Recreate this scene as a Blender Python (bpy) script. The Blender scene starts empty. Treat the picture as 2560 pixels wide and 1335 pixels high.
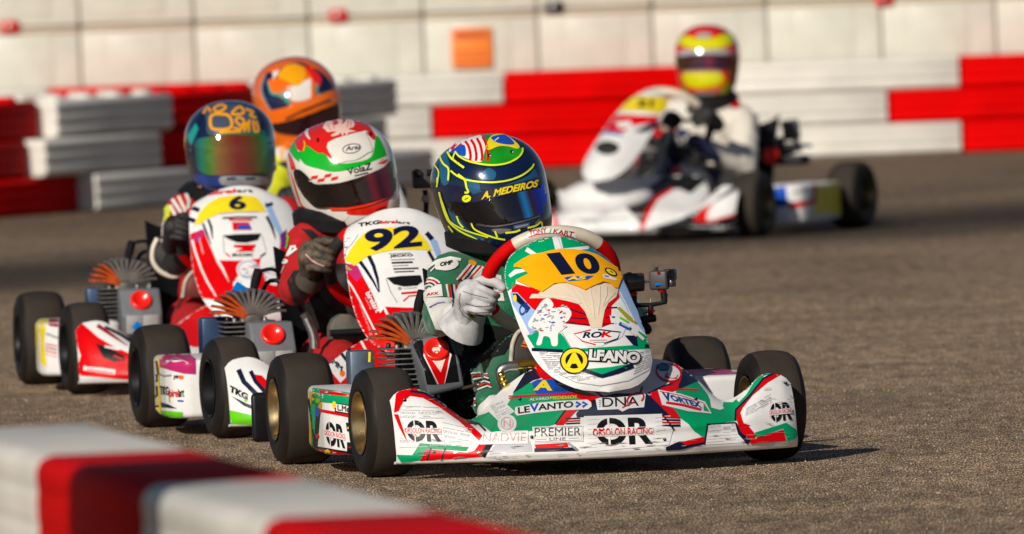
import bpy, bmesh, math, random
from mathutils import Vector, Matrix
from mathutils.bvhtree import BVHTree
from mathutils.geometry import tessellate_polygon
random.seed(7)
R_ = math.radians
scene = bpy.context.scene
COL = scene.collection

# ------------------------------------------------------------------ camera
CAM_D, CAM_H, CAM_PITCH, CAM_ROLL, FPX = 32.0, 1.325, 0.0264, 0.0357, 1061.0 * 32
_F = Vector((0, math.cos(CAM_PITCH), -math.sin(CAM_PITCH)))
_U0 = Vector((0, math.sin(CAM_PITCH), math.cos(CAM_PITCH)))
_R0 = Vector((1, 0, 0))
_R = math.cos(CAM_ROLL) * _R0 - math.sin(CAM_ROLL) * _U0
_U = math.sin(CAM_ROLL) * _R0 + math.cos(CAM_ROLL) * _U0
CAMLOC = Vector((0, -CAM_D, CAM_H))
cam_data = bpy.data.cameras.new('camera')
cam = bpy.data.objects.new('camera', cam_data)
COL.objects.link(cam)
cam.matrix_world = Matrix(((_R.x, _U.x, -_F.x, CAMLOC.x), (_R.y, _U.y, -_F.y, CAMLOC.y),
                           (_R.z, _U.z, -_F.z, CAMLOC.z), (0, 0, 0, 1)))
cam_data.sensor_width = 36.0
cam_data.lens = FPX / 2560.0 * 36.0
cam_data.clip_start, cam_data.clip_end = 0.5, 1000.0
cam_data.dof.use_dof = True
cam_data.dof.focus_distance = 31.95
cam_data.dof.aperture_fstop = 9.6
cam_data.dof.aperture_blades = 9
scene.camera = cam

# ------------------------------------------------------------------ world, sun, exposure
SUN_AZ, SUN_EL = R_(27), R_(28)          # sun behind the camera, to its left
world = bpy.data.worlds.new('World'); scene.world = world
world.use_nodes = True
wn = world.node_tree
sky = wn.nodes.new('ShaderNodeTexSky'); sky.sky_type = 'NISHITA'; sky.sun_disc = False
sky.sun_elevation = SUN_EL; sky.air_density = 0.7; sky.dust_density = 0.4
sky.sun_rotation = math.pi + SUN_AZ
bg = wn.nodes['Background']; bg.inputs[1].default_value = 0.05
wn.links.new(sky.outputs[0], bg.inputs[0])
sun_d = bpy.data.lights.new('sun', 'SUN'); sun_d.energy = 4.8; sun_d.angle = R_(0.55)
sun_d.color = (1.0, 0.93, 0.82)
sun = bpy.data.objects.new('sun', sun_d); COL.objects.link(sun)
to_sun = Vector((-math.sin(SUN_AZ) * math.cos(SUN_EL), -math.cos(SUN_AZ) * math.cos(SUN_EL), math.sin(SUN_EL)))
sun.rotation_euler = to_sun.to_track_quat('Z', 'Y').to_euler()
sun.location = (-6, -12, 9)
scene.view_settings.view_transform = 'Standard'
scene.view_settings.look = 'None'
scene.view_settings.exposure = -0.12
scene.view_settings.gamma = 1.0

# ------------------------------------------------------------------ pixel rays and frames
def ray(px, py):
    return (_F * FPX + _R * (px - 1280) + _U * (667.5 - py))
class Frame:
    """a thing's own frame: x to its left side, y backwards, z up"""
    def __init__(s, x, y, th):
        s.M = Matrix.Translation((x, y, 0)) @ Matrix.Rotation(th, 4, 'Z'); s.I = s.M.inverted()
        s.I3 = s.I.to_3x3(); s.o = s.I @ CAMLOC; s.th = th; s.x = x; s.y = y
    def ray(s, px, py):
        return s.o, (s.I3 @ ray(px, py)).normalized()
    def L(s, px, py, yl):
        o, d = s.ray(px, py); return o + d * ((yl - o.y) / d.y)
def ground(px, py, z=0.0):
    r = ray(px, py); return CAMLOC + r * ((z - CAMLOC.z) / r.z)
def Z(x0, y0, k):
    return lambda *pts: [(x0 + k * a, y0 + k * b) for a, b in pts]
Z1, Z2, Z3, Z4, Z5 = Z(880, 840, .3203), Z(1400, 840, .3203), Z(1150, 540, .2997), Z(1000, 300, .2996), Z(640, 260, .2996)
Z6, Z7, Z8, Z9 = Z(640, 640, .4196), Z(280, 640, .3745), Z(340, 240, .3745), Z(0, 560, .3745)
ZA, ZB, ZC, ZD = Z(1000, 620, .3147), Z(680, 520, .3296), Z(370, 450, .2471), Z(1380, 180, .3146)
ZE, ZF, ZG, ZH = Z(1640, 20, .2098), Z(560, 140, .3147), Z(1520, 660, .2247), Z(1760, 260, .2696)

# ------------------------------------------------------------------ materials
_mats = {}
def M(name, rgb, rough=.4, metal=0., coat=0., var=.0, vscale=30., bump=0., bscale=200., spec=.5, sheen=0.):
    if name in _mats: return _mats[name]
    m = bpy.data.materials.new(name); m.use_nodes = True
    nt = m.node_tree; b = nt.nodes['Principled BSDF']
    b.inputs['Base Color'].default_value = (*rgb, 1); b.inputs['Roughness'].default_value = rough
    b.inputs['Metallic'].default_value = metal; b.inputs['Coat Weight'].default_value = coat
    b.inputs['Coat Roughness'].default_value = .06
    b.inputs['Specular IOR Level'].default_value = spec
    if sheen: b.inputs['Sheen Weight'].default_value = sheen
    if var or bump:
        tc = nt.nodes.new('ShaderNodeTexCoord')
    if var:
        n = nt.nodes.new('ShaderNodeTexNoise'); n.inputs['Scale'].default_value = vscale; n.inputs['Detail'].default_value = 5
        nt.links.new(tc.outputs['Object'], n.inputs['Vector'])
        mp = nt.nodes.new('ShaderNodeMapRange')
        mp.inputs['From Min'].default_value = .3; mp.inputs['From Max'].default_value = .7
        mp.inputs['To Min'].default_value = 1 - var; mp.inputs['To Max'].default_value = 1 + var * .5
        nt.links.new(n.outputs['Fac'], mp.inputs['Value'])
        mx = nt.nodes.new('ShaderNodeMix'); mx.data_type = 'RGBA'; mx.blend_type = 'MULTIPLY'
        mx.inputs['Factor'].default_value = 1; mx.inputs[6].default_value = (*rgb, 1)
        nt.links.new(mp.outputs[0], mx.inputs[7]); nt.links.new(mx.outputs[2], b.inputs['Base Color'])
        mr = nt.nodes.new('ShaderNodeMapRange')
        mr.inputs['To Min'].default_value = max(.03, rough - .1); mr.inputs['To Max'].default_value = min(1, rough + .1)
        nt.links.new(n.outputs['Fac'], mr.inputs['Value']); nt.links.new(mr.outputs[0], b.inputs['Roughness'])
    if bump:
        n2 = nt.nodes.new('ShaderNodeTexNoise'); n2.inputs['Scale'].default_value = bscale; n2.inputs['Detail'].default_value = 3
        nt.links.new(tc.outputs['Object'], n2.inputs['Vector'])
        bp = nt.nodes.new('ShaderNodeBump'); bp.inputs['Strength'].default_value = bump; bp.inputs['Distance'].default_value = .01
        nt.links.new(n2.outputs['Fac'], bp.inputs['Height']); nt.links.new(bp.outputs[0], b.inputs['Normal'])
    _mats[name] = m; return m
def vinyl(name, rgb): return M('vinyl ' + name, rgb, .34, 0, .06, .1, 14, .03, 60, spec=.12)
WHITE = vinyl('white', (.72, .71, .70)); GREEN = vinyl('green', (.0, .31, .12)); RED = vinyl('red', (.62, .001, .003))
NAVY = vinyl('navy', (.006, .009, .035)); BLACK = vinyl('black', (.008, .008, .009)); YELLOW = vinyl('yellow', (.78, .60, .015))
AMBER = vinyl('amber', (.82, .37, .004)); BLUE = vinyl('blue', (.01, .07, .42)); GREY = vinyl('grey', (.3, .31, .33))
CREAM = M('cream plastic', (.70, .63, .52), .45, 0, .1, .08, 20); TEAL = vinyl('teal', (.01, .22, .27)); PINK = vinyl('pink', (.62, .35, .33))
LIME = vinyl('lime', (.12, .55, .01)); MAGENTA = vinyl('magenta', (.45, .02, .13)); SKY = vinyl('pale blue', (.28, .42, .68))
NEON = M('neon yellow paint', (.72, .80, .005), .3, 0, .5); ORANGE = vinyl('orange', (.80, .16, .004)); PALE = vinyl('pale grey', (.47, .47, .5))
RUBBER = M('tyre rubber', (.012, .010, .008), .6, 0, 0, .35, 12, .05, 60, spec=.25)
TREAD = M('worn tread', (.034, .027, .021), .8, 0, 0, .4, 9, .08, 120, spec=.2)
BLKPL = M('black plastic', (.008, .008, .009), .5, 0, 0, .2, 40, spec=.25)
GREYPL = M('grey plastic', (.13, .14, .155), .5, 0, 0, .12, 25, .15, 400)
LGREYPL = M('light grey plastic', (.36, .36, .35), .55, 0, 0, .12, 60, .2, 500)
STEEL = M('steel', (.42, .41, .39), .35, 1, 0, .2, 40); ALU = M('cast aluminium', (.34, .32, .29), .38, .85, 0, .25, 50)
GOLD = M('gold rim', (.55, .42, .22), .3, 1, 0, .15, 30); BRASS = M('gold anodised', (.75, .5, .08), .25, 1)
CAPRED = M('red intake cap', (.75, .012, .006), .28, 0, .4); FINORANGE = M('orange heat paint', (.52, .075, .006), .5, .3, 0, .35, 80)
DARKBLUE = M('dark blue metal', (.02, .045, .11), .4, .3, 0, .2, 30); SLATE = M('slate metal', (.10, .13, .18), .45, .5, 0, .2, 30)
GRIPRED = M('red suede grip', (.58, .001, .001), .7, 0, 0, .15, 60, .1, 500, spec=.1); GRIPCREAM = M('cream leather grip', (.62, .54, .42), .4, 0, .1, .1, 40, .1, 400)
GRIPBLACK = M('black suede grip', (.012, .011, .01), .7, 0, 0, .2, 60)

# ------------------------------------------------------------------ mesh parts
class Part:
    def __init__(s, name, frame=None):
        s.name, s.fr, s.v, s.f, s.fm, s.ms, s._bvh, s.sharp = name, frame, [], [], [], [], None, 40
        s.off0, s.maxe, s.curvy = .0005, 14, False
    def mi(s, m):
        if m not in s.ms: s.ms.append(m)
        return s.ms.index(m)
    def add(s, vs, fs, m):
        b = len(s.v); s.v += [Vector(p) for p in vs]
        for f in fs: s.f.append([b + i for i in f])
        if callable(m): s.fm += [s.mi(m(i)) for i in range(len(fs))]
        else: s.fm += [s.mi(m)] * len(fs)
    def grid(s, P, m, cu=False, cv=False):
        nu, nv = len(P), len(P[0]); vs = [p for r in P for p in r]; fs = []
        for i in range(nu if cu else nu - 1):
            for j in range(nv if cv else nv - 1):
                a, b = i, (i + 1) % nu; c, d = j, (j + 1) % nv
                fs.append((a * nv + c, b * nv + c, b * nv + d, a * nv + d))
        s.add(vs, fs, m)
    def shell(s, P, m, th):
        """open grid with thickness, th along the inward normal"""
        nu, nv = len(P), len(P[0]); N = []
        for i in range(nu):
            row = []
            for j in range(nv):
                du = P[min(i + 1, nu - 1)][j] - P[max(i - 1, 0)][j]; dv = P[i][min(j + 1, nv - 1)] - P[i][max(j - 1, 0)]
                n = du.cross(dv); row.append(n.normalized() if n.length > 1e-12 else Vector((0, 1, 0)))
            N.append(row)
        Q = [[P[i][j] + N[i][j] * th for j in range(nv)] for i in range(nu)]
        b = len(s.v); s.v += [p for r in P for p in r] + [p for r in Q for p in r]; k = nu * nv; mi = s.mi(m); fs = []
        for i in range(nu - 1):
            for j in range(nv - 1):
                q = (i * nv + j, (i + 1) * nv + j, (i + 1) * nv + j + 1, i * nv + j + 1)
                fs.append(q); fs.append(tuple(k + t for t in reversed(q)))
        rim = [i * nv for i in range(nu)] + [(nu - 1) * nv + j for j in range(1, nv)] + [i * nv + nv - 1 for i in range(nu - 2, -1, -1)] + [j for j in range(nv - 2, 0, -1)]
        for i in range(len(rim)):
            a, c = rim[i], rim[(i + 1) % len(rim)]; fs.append((a, a + k, c + k, c))
        for f in fs: s.f.append([b + t for t in f]); s.fm.append(mi)
    def tube(s, path, r, m, closed=False, n=12, cap=True, flat=1.0):
        path = [Vector(p) for p in path]; k = len(path); rr = r if isinstance(r, (list, tuple)) else [r] * k
        T = []
        for i in range(k):
            a = path[(i - 1) % k] if closed or i > 0 else path[0]; c = path[(i + 1) % k] if closed or i < k - 1 else path[-1]
            T.append((c - a).normalized())
        nrm = T[0].orthogonal().normalized(); rows = []
        for i in range(k):
            nrm = (nrm - T[i] * nrm.dot(T[i])).normalized(); bn = T[i].cross(nrm)
            rows.append([path[i] + (nrm * math.cos(2 * math.pi * j / n) + bn * math.sin(2 * math.pi * j / n) * flat) * rr[i] for j in range(n)])
        s.grid(rows, m, cu=closed, cv=True)
        if cap and not closed:
            b = len(s.v) - k * n
            s.f.append([b + j for j in range(n)]); s.f.append([b + (k - 1) * n + j for j in reversed(range(n))]); s.fm += [s.mi(m if not callable(m) else m(0))] * 2
    def lathe(s, prof, m, o=(0, 0, 0), axis=(1, 0, 0), n=40, closed=False):
        ax = Vector(axis).normalized(); e1 = ax.orthogonal().normalized(); e2 = ax.cross(e1); o = Vector(o)
        rows = [[o + ax * a + (e1 * math.cos(2 * math.pi * j / n) + e2 * math.sin(2 * math.pi * j / n)) * max(r, 1e-5) for j in range(n)] for r, a in prof]
        s.grid(rows, m, cv=True, cu=closed)
    def bm_add(s, bm, m, mtx=None):
        if mtx is not None: bm.transform(mtx)
        bm.verts.index_update(); s.add([v.co.copy() for v in bm.verts], [[v.index for v in f.verts] for f in bm.faces], m); bm.free()
    def box(s, c, sz, m, bev=.004, rot=None, seg=2):
        bm = bmesh.new(); bmesh.ops.create_cube(bm, size=1)
        bmesh.ops.scale(bm, vec=sz, verts=bm.verts)
        if bev: bmesh.ops.bevel(bm, geom=bm.edges[:], offset=min(bev, min(sz) * .45), segments=seg, profile=.5, affect='EDGES')
        s.bm_add(bm, m, Matrix.Translation(c) @ (rot.to_4x4() if rot else Matrix()))
    def prism(s, out, axis, a0, a1, m, bev=.0, seg=2):
        """closed outline in the plane across axis ('x','y','z'), swept from a0 to a1"""
        def P(u, w, a): return {'x': (a, u, w), 'y': (u, a, w), 'z': (u, w, a)}[axis]
        bm = bmesh.new(); lo = [bm.verts.new(P(u, w, a0)) for u, w in out]; hi = [bm.verts.new(P(u, w, a1)) for u, w in out]
        n = len(out); bm.faces.new(lo); bm.faces.new(hi[::-1])
        for i in range(n): bm.faces.new((lo[i], hi[i], hi[(i + 1) % n], lo[(i + 1) % n]))
        bmesh.ops.recalc_face_normals(bm, faces=bm.faces[:])
        if bev: bmesh.ops.bevel(bm, geom=bm.edges[:], offset=bev, segments=seg, profile=.5, affect='EDGES', clamp_overlap=True)
        s.bm_add(bm, m)
    def ball(s, c, r, m, seg=20):
        bm = bmesh.new(); bmesh.ops.create_uvsphere(bm, u_segments=seg, v_segments=seg // 2 + 2, radius=1)
        r = r if isinstance(r, (tuple, list)) else (r, r, r)
        s.bm_add(bm, m, Matrix.Translation(c) @ Matrix.Diagonal((*r, 1)))
    def move(s, mtx):
        s.v = [mtx @ p for p in s.v]
    @property
    def bvh(s):
        if s._bvh is None: s._bvh = BVHTree.FromPolygons(s.v, s.f)
        return s._bvh
    # ---- printed markings: flat shapes wrapped onto the part's surface
    def wrap(s, v2, faces, m, L=1, cell=6, off0=None, step=.0004, to=None):
        off0 = s.off0 if off0 is None else off0; maxe = s.maxe
        bvh = s.bvh; tgt = to or s
        bm = bmesh.new(); bv = [bm.verts.new((x, y, 0)) for x, y in v2]
        for f in faces:
            try: bm.faces.new([bv[i] for i in f])
            except ValueError: pass
        for ax in (0, 1):
            lo = min(p[ax] for p in v2); hi = max(p[ax] for p in v2); k = math.floor(lo / cell) + 1
            while k * cell < hi:
                co = [0, 0, 0]; no = [0, 0, 0]; co[ax] = k * cell; no[ax] = 1
                bmesh.ops.bisect_plane(bm, geom=bm.verts[:] + bm.edges[:] + bm.faces[:], dist=1e-4, plane_co=co, plane_no=no); k += 1
        bm.verts.index_update(); hits = []
        off = off0 + step * L
        for v in bm.verts:
            o, d = s.fr.ray(v.co.x, v.co.y); h = bvh.ray_cast(o, d)
            if h[0] is None: hits.append(None)
            else:
                n = h[1] if h[1].dot(d) < 0 else -h[1]; hits.append((h[0] + n * off, h[3]))
        vs, fs, idx = [], [], {}
        scale_m = cell / 950.0
        for f in bm.faces:
            ids = [v.index for v in f.verts]; ok = [i for i in ids if hits[i]]
            if not ok: continue
            pos = {}
            tm = sum(hits[i][1] for i in ok) / len(ok)
            for i in ids:
                if hits[i]: pos[i] = hits[i][0]
                else:
                    w = f.verts[ids.index(i)].co; o, d = s.fr.ray(w.x, w.y)
                    q = bvh.find_nearest(o + d * tm); pos[i] = q[0] + (q[1] if q[1].dot(d) < 0 else -q[1]) * off
            P = [pos[i] for i in ids]
            if max((P[a] - P[a - 1]).length for a in range(len(P))) > scale_m * maxe: continue
            ff = []
            for i, p in zip(ids, P):
                key = i if hits[i] else (i, f.index)
                if key not in idx: idx[key] = len(vs); vs.append(p)
                ff.append(idx[key])
            fs.append(ff)
        bm.free()
        if fs: tgt.add(vs, fs, m)
    def poly(s, pts, m, L=1, cell=6, **k):
        if s.curvy and len(pts) > 4: pts = rounded(pts, True)
        tri = tessellate_polygon([[Vector((x, y, 0)) for x, y in pts]])
        s.wrap(pts, tri, m, L, cell, **k)
    def line(s, pts, w, m, L=2, cell=6, closed=False, **k):
        if s.curvy and len(pts) > 2:
            if isinstance(w, (list, tuple)): w = [q[0] for q in spline1([(v,) for v in w], 4 * len(pts) - 3)]
            pts = rounded(pts, closed)
        P = [Vector((x, y)) for x, y in pts]; n = len(P); vs = []; ww = w if isinstance(w, (list, tuple)) else [w] * n
        for i in range(n):
            a = P[(i - 1) % n] if closed or i > 0 else P[i]; c = P[(i + 1) % n] if closed or i < n - 1 else P[i]
            t = (c - a).normalized(); nn = Vector((-t.y, t.x)) * ww[i] / 2; vs += [tuple(P[i] + nn), tuple(P[i] - nn)]
        fs = [(2 * i, 2 * i + 1, (2 * i + 3) % (2 * n), (2 * i + 2) % (2 * n)) for i in range(n if closed else n - 1)]
        s.wrap(vs, fs, m, L, cell, **k)
    def oval(s, c, rx, ry, m, L=2, ang=0, n=28, **k):
        ca, sa = math.cos(R_(ang)), math.sin(R_(ang))
        s.poly([(c[0] + rx * math.cos(t) * ca - ry * math.sin(t) * sa, c[1] + rx * math.cos(t) * sa + ry * math.sin(t) * ca) for t in (2 * math.pi * i / n for i in range(n))], m, L, **k)
    def ring(s, c, rx, ry, w, m, L=3, ang=0, n=30, a0=0, a1=360, **k):
        ca, sa = math.cos(R_(ang)), math.sin(R_(ang)); full = a1 - a0 >= 360
        T = [R_(a0 + (a1 - a0) * i / (n if full else n - 1)) for i in range(n)]
        s.line([(c[0] + rx * math.cos(t) * ca - ry * math.sin(t) * sa, c[1] + rx * math.cos(t) * sa + ry * math.sin(t) * ca) for t in T], w, m, L, closed=full, **k)
    def text(s, body, p0, p1, p2, m, L=4, bold=0., bow=0., outline=None, ow=.06, cell=6, **k):
        """p0 bottom-left, p1 bottom-right, p2 top-left of the lettering"""
        if outline: s.text(body, p0, p1, p2, outline, L - 1, bold + ow, bow, ref=bold, cell=cell, **k)
        v, f, bb = text_shape(body, bold); ref = k.pop('ref', None)
        if ref is not None: bb = text_shape(body, ref)[2]
        x0, y0, x1, y1 = bb; ux, uy = p1[0] - p0[0], p1[1] - p0[1]; wx, wy = p2[0] - p0[0], p2[1] - p0[1]; out = []
        for x, y in v:
            a = (x - x0) / (x1 - x0); b = (y - y0) / (y1 - y0); c = -bow * (1 - (2 * a - 1) ** 2)
            out.append((p0[0] + ux * a + wx * b, p0[1] + uy * a + wy * b + c))
        s.wrap(out, f, m, L, cell, **k)
    def build(s, parent=None, off=(0, 0, 0), mesh=None):
        off = Vector(off); me = bpy.data.meshes.new(s.name)
        me.from_pydata([p - off for p in s.v], [], s.f)
        for m in s.ms: me.materials.append(m)
        me.polygons.foreach_set('material_index', s.fm); me.polygons.foreach_set('use_smooth', [True] * len(s.f))
        me.update(); me.set_sharp_from_angle(angle=R_(s.sharp))
        o = bpy.data.objects.new(s.name, me); COL.objects.link(o)
        if parent: o.parent = parent
        return o
def spline1(rows, n):
    keys = [(i, *r) for i, r in enumerate(rows)]
    return [cat_(keys, (len(rows) - 1) * i / (n - 1)) for i in range(n)]
def rounded(pts, closed):
    if not closed: return spline1(pts, 4 * len(pts) - 3)
    q = [pts[-2], pts[-1]] + list(pts) + [pts[0], pts[1]]; r = spline1(q, 4 * len(q) - 3); return r[8:8 + 4 * len(pts)]
_tx = {}
def _nv(ch, bold):
    cu = bpy.data.curves.new('t', 'FONT'); cu.body = ch; cu.size = 1; cu.resolution_u = 5; cu.offset = bold
    ob = bpy.data.objects.new('t', cu); me = bpy.data.meshes.new_from_object(ob); n = len(me.vertices)
    bpy.data.objects.remove(ob); bpy.data.curves.remove(cu); bpy.data.meshes.remove(me); return n
def text_shape(body, bold):
    if (body, bold) in _tx: return _tx[body, bold]
    cu = bpy.data.curves.new('t', 'FONT'); cu.body = body; cu.size = 1; cu.resolution_u = 5; cu.offset = bold
    ob = bpy.data.objects.new('t', cu); me = bpy.data.meshes.new_from_object(ob)
    v = [(p.co.x, p.co.y) for p in me.vertices]; f = [tuple(p.vertices) for p in me.polygons]
    if 'M' in body and bold > 0:      # the font's M fills wrongly when emboldened: fill its outline afresh
        i = 0
        for ch in reversed(body):
            if ch == ' ': continue
            if len(ch.strip()) and ch != 'M': i += _nv(ch, bold); continue
            ring = list(range(i, i + 15)); i += 15; f = [q for q in f if not set(q) & set(ring)]
            keep = [k for n_, k in enumerate(ring) if n_ not in (2, 5)]
            f += [tuple(keep[a] for a in t) for t in tessellate_polygon([[Vector((*v[k], 0)) for k in keep]])]
    bb = (min(p[0] for p in v), min(p[1] for p in v), max(p[0] for p in v), max(p[1] for p in v))
    bpy.data.objects.remove(ob); bpy.data.curves.remove(cu); bpy.data.meshes.remove(me)
    _tx[body, bold] = (v, f, bb); return _tx[body, bold]
def tag(o, label=None, cat=None, group=None, kind=None):
    for k, v in (('label', label), ('category', cat), ('group', group), ('kind', kind)):
        if v: o[k] = v
    return o
def thing(name, frame, label, cat, group=None, off=(0, 0, 0)):
    o = bpy.data.objects.new(name, None); COL.objects.link(o); o.empty_display_size = .1
    o.matrix_world = frame.M @ Matrix.Translation(off)
    return tag(o, label, cat, group)
def cat_(keys, t):
    """smooth interpolation through rows of keys (first value is the parameter)"""
    if t <= keys[0][0]: return keys[0][1:]
    for i in range(len(keys) - 1):
        a, b = keys[i], keys[i + 1]
        if t <= b[0]:
            h = b[0] - a[0]; u = (t - a[0]) / h; out = []
            p, q = keys[max(i - 1, 0)], keys[min(i + 2, len(keys) - 1)]
            for k in range(1, len(a)):
                ma = (b[k] - p[k]) / (b[0] - p[0]) * h; mb = (q[k] - a[k]) / (q[0] - a[0]) * h
                out.append((2*u**3 - 3*u**2 + 1) * a[k] + (u**3 - 2*u**2 + u) * ma + (-2*u**3 + 3*u**2) * b[k] + (u**3 - u**2) * mb)
            return tuple(out)
    return keys[-1][1:]
def spline(pts, n):
    pts = [Vector(p) for p in pts]; keys = [(i, *p) for i, p in enumerate(pts)]
    return [Vector(cat_(keys, (len(pts) - 1) * i / (n - 1))) for i in range(n)]
def remesh(part, voxel=.008, smooth=2):
    """fuse overlapping volumes of a part into one continuous skin"""
    o = part.build(); md = o.modifiers.new('r', 'REMESH'); md.mode = 'VOXEL'; md.voxel_size = voxel
    if smooth: sm = o.modifiers.new('s', 'SMOOTH'); sm.iterations = smooth; sm.factor = .5
    dg = bpy.context.evaluated_depsgraph_get(); me = bpy.data.meshes.new_from_object(o.evaluated_get(dg))
    q = Part(part.name, part.fr); q.add([v.co.copy() for v in me.vertices], [list(p.vertices) for p in me.polygons], part.ms[0])
    q.sharp = 180
    old = o.data; bpy.data.objects.remove(o); bpy.data.meshes.remove(old); bpy.data.meshes.remove(me)
    return q

# ------------------------------------------------------------------ kart
NOSE = [(0, -.405, -.39, .115, -.24, .17, 0, .25), (.10, -.395, -.378, .115, -.23, .165, 0, .24), (.19, -.372, -.352, .11, -.23, .14, -.03, .19),
        (.25, -.35, -.33, .105, -.25, .125, -.10, .145), (.30, -.325, -.305, .105, -.26, .12, -.17, .132), (.36, -.30, -.275, .12, -.24, .15, -.19, .175),
        (.41, -.275, -.25, .13, -.215, .175, -.17, .208), (.455, -.25, -.228, .13, -.20, .175, -.165, .206), (.472, -.235, -.215, .125, -.19, .168, -.165, .196),
        (.48, -.222, -.208, .12, -.188, .16, -.166, .185)]
NOSE_L = [(0, -.405, -.39, .115, -.24, .17, .03, .25), (.10, -.395, -.378, .115, -.23, .168, .03, .25), (.19, -.372, -.352, .115, -.22, .163, .03, .25), (.24, -.35, -.33, .112, -.20, .155, .02, .238),
          (.285, -.33, -.312, .108, -.20, .142, -.02, .20), (.325, -.315, -.295, .106, -.22, .132, -.11, .15), (.365, -.30, -.275, .12, -.24, .15, -.18, .172)] + NOSE[6:]
def nose_part(fr, m, nw=1.):
    p = Part('nose_fairing', fr); P = []
    for i in range(97):
        x = -.48 + .96 * i / 96; yl, yf, zf, ym, zm, yt, zt = cat_(NOSE if x < 0 else NOSE_L, abs(x))
        prof = [(yl + .03, .036), (yl + .008, .038), (yl, .046), (yl - .004, .058), (yl + .35 * (yf - yl), .5 * (.058 + zf)), (yf, zf), (ym, zm), (yt, zt)]
        P.append([Vector((x * nw, q.x, q.y)) for q in spline([(a, b, 0) for a, b in prof], 34)])
    p.shell(P, m, -.006); p.sharp = 50; p.maxe = 60
    return p
PAN_W = [(0, .0), (.02, .055), (.06, .088), (.13, .118), (.25, .139), (.45, .146), (.65, .145), (.8, .138), (.9, .118), (.96, .088), (.99, .05), (1, .0)]
PAN_B = [(0, .0), (.02, .06), (.06, .09), (.13, .126), (.25, .149), (.45, .160), (.65, .157), (.8, .151), (.9, .141), (.955, .122), (.985, .085), (1, .0)]
def panel_part(fr, m, c=((-.26, .195), (-.13, .30), (-.01, .415), (.12, .54)), wide=1., sx=0., pw=PAN_W):
    p = Part('front_panel', fr); P = [[] for _ in range(31)]
    ctr = spline([(0, a, b) for a, b in c], 49)
    for j in range(49):
        s = j / 48; w = max(0, cat_(pw, s)[0]) * wide
        a, b = ctr[max(j - 1, 0)], ctr[min(j + 1, 48)]; t = (b - a).normalized(); n = Vector((0, -t.z, t.y))
        if n.y > 0: n = -n
        for i in range(31):
            q = -1 + 2 * i / 30; q = math.sin(q * math.pi / 2)
            bul = .045 * (1 - abs(q) ** 2.2) * min(1, w / .1) - .012
            P[i].append(ctr[j] + Vector((w * q + sx * (s - .5), 0, 0)) + n * bul)
    p.shell(P, m, -.004)
    return p
def wheel_parts(fr, x, y, r, w, side, rim_m, steer=0.):
    h = w / 2; k = r / .13
    tp = [(.072, h - .006), (.080, h), (.100, h + .003), (.116, h - .003), (.1245, h - .014), (.1285, h - .030), (.130, h - .045), (.1305, 0)]
    tp = [(a * k, b) for a, b in tp]; tp = tp + [(a, -b) for a, b in tp[-2::-1]]
    t = Part('tyre', fr); t.lathe(tp, lambda f: TREAD if 4 <= f // 72 < len(tp) - 5 else RUBBER, axis=(side, 0, 0), n=72); t.sharp = 60
    rp = [(.0745, h + .001), (.0725, h + .003), (.069, h + .001), (.067, h - .012), (.063, h - .028), (.060, .0), (.055, -.018), (.036, -.021), (.034, -.006), (.022, -.004), (.02, .012), (.011, .014), (.011, .026), (0, .026)]
    g = Part('rim', fr); g.lathe(rp, rim_m, axis=(side, 0, 0), n=48)
    g.lathe([(.072, -h - .001), (.068, -h - .001), (.064, -h + .02), (.055, -.02)], rim_m, axis=(side, 0, 0), n=48); g.sharp = 35
    for a in range(3):
        an = a * 2.094 + .4; g.lathe([(.006, -.006), (.006, .006), (0, .006)], STEEL, o=(0, .026 * math.cos(an), .026 * math.sin(an)), axis=(side, 0, 0), n=8)
    mt = Matrix.Translation((x, y, r - .001)) @ Matrix.Rotation(steer, 4, 'Z')
    t.move(mt); g.move(mt)
    return t, g
def pod_part(fr, side, m, bev=.022, z1=.195, dx=0.):
    o = [(.56, .335), (.55, .285), (.515, .255), (.36, .235), (.335, .25), (.335, .78), (.515, .78), (.545, .56)]
    o = [(side * (a + (dx if a > .5 else 0)), b) for a, b in o]
    if side < 0: o = o[::-1]
    p = Part('side_pod', fr); p.prism(o, 'z', .045, z1, m, bev, 4); p.sharp = 45; p.maxe = 60
    return p
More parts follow.
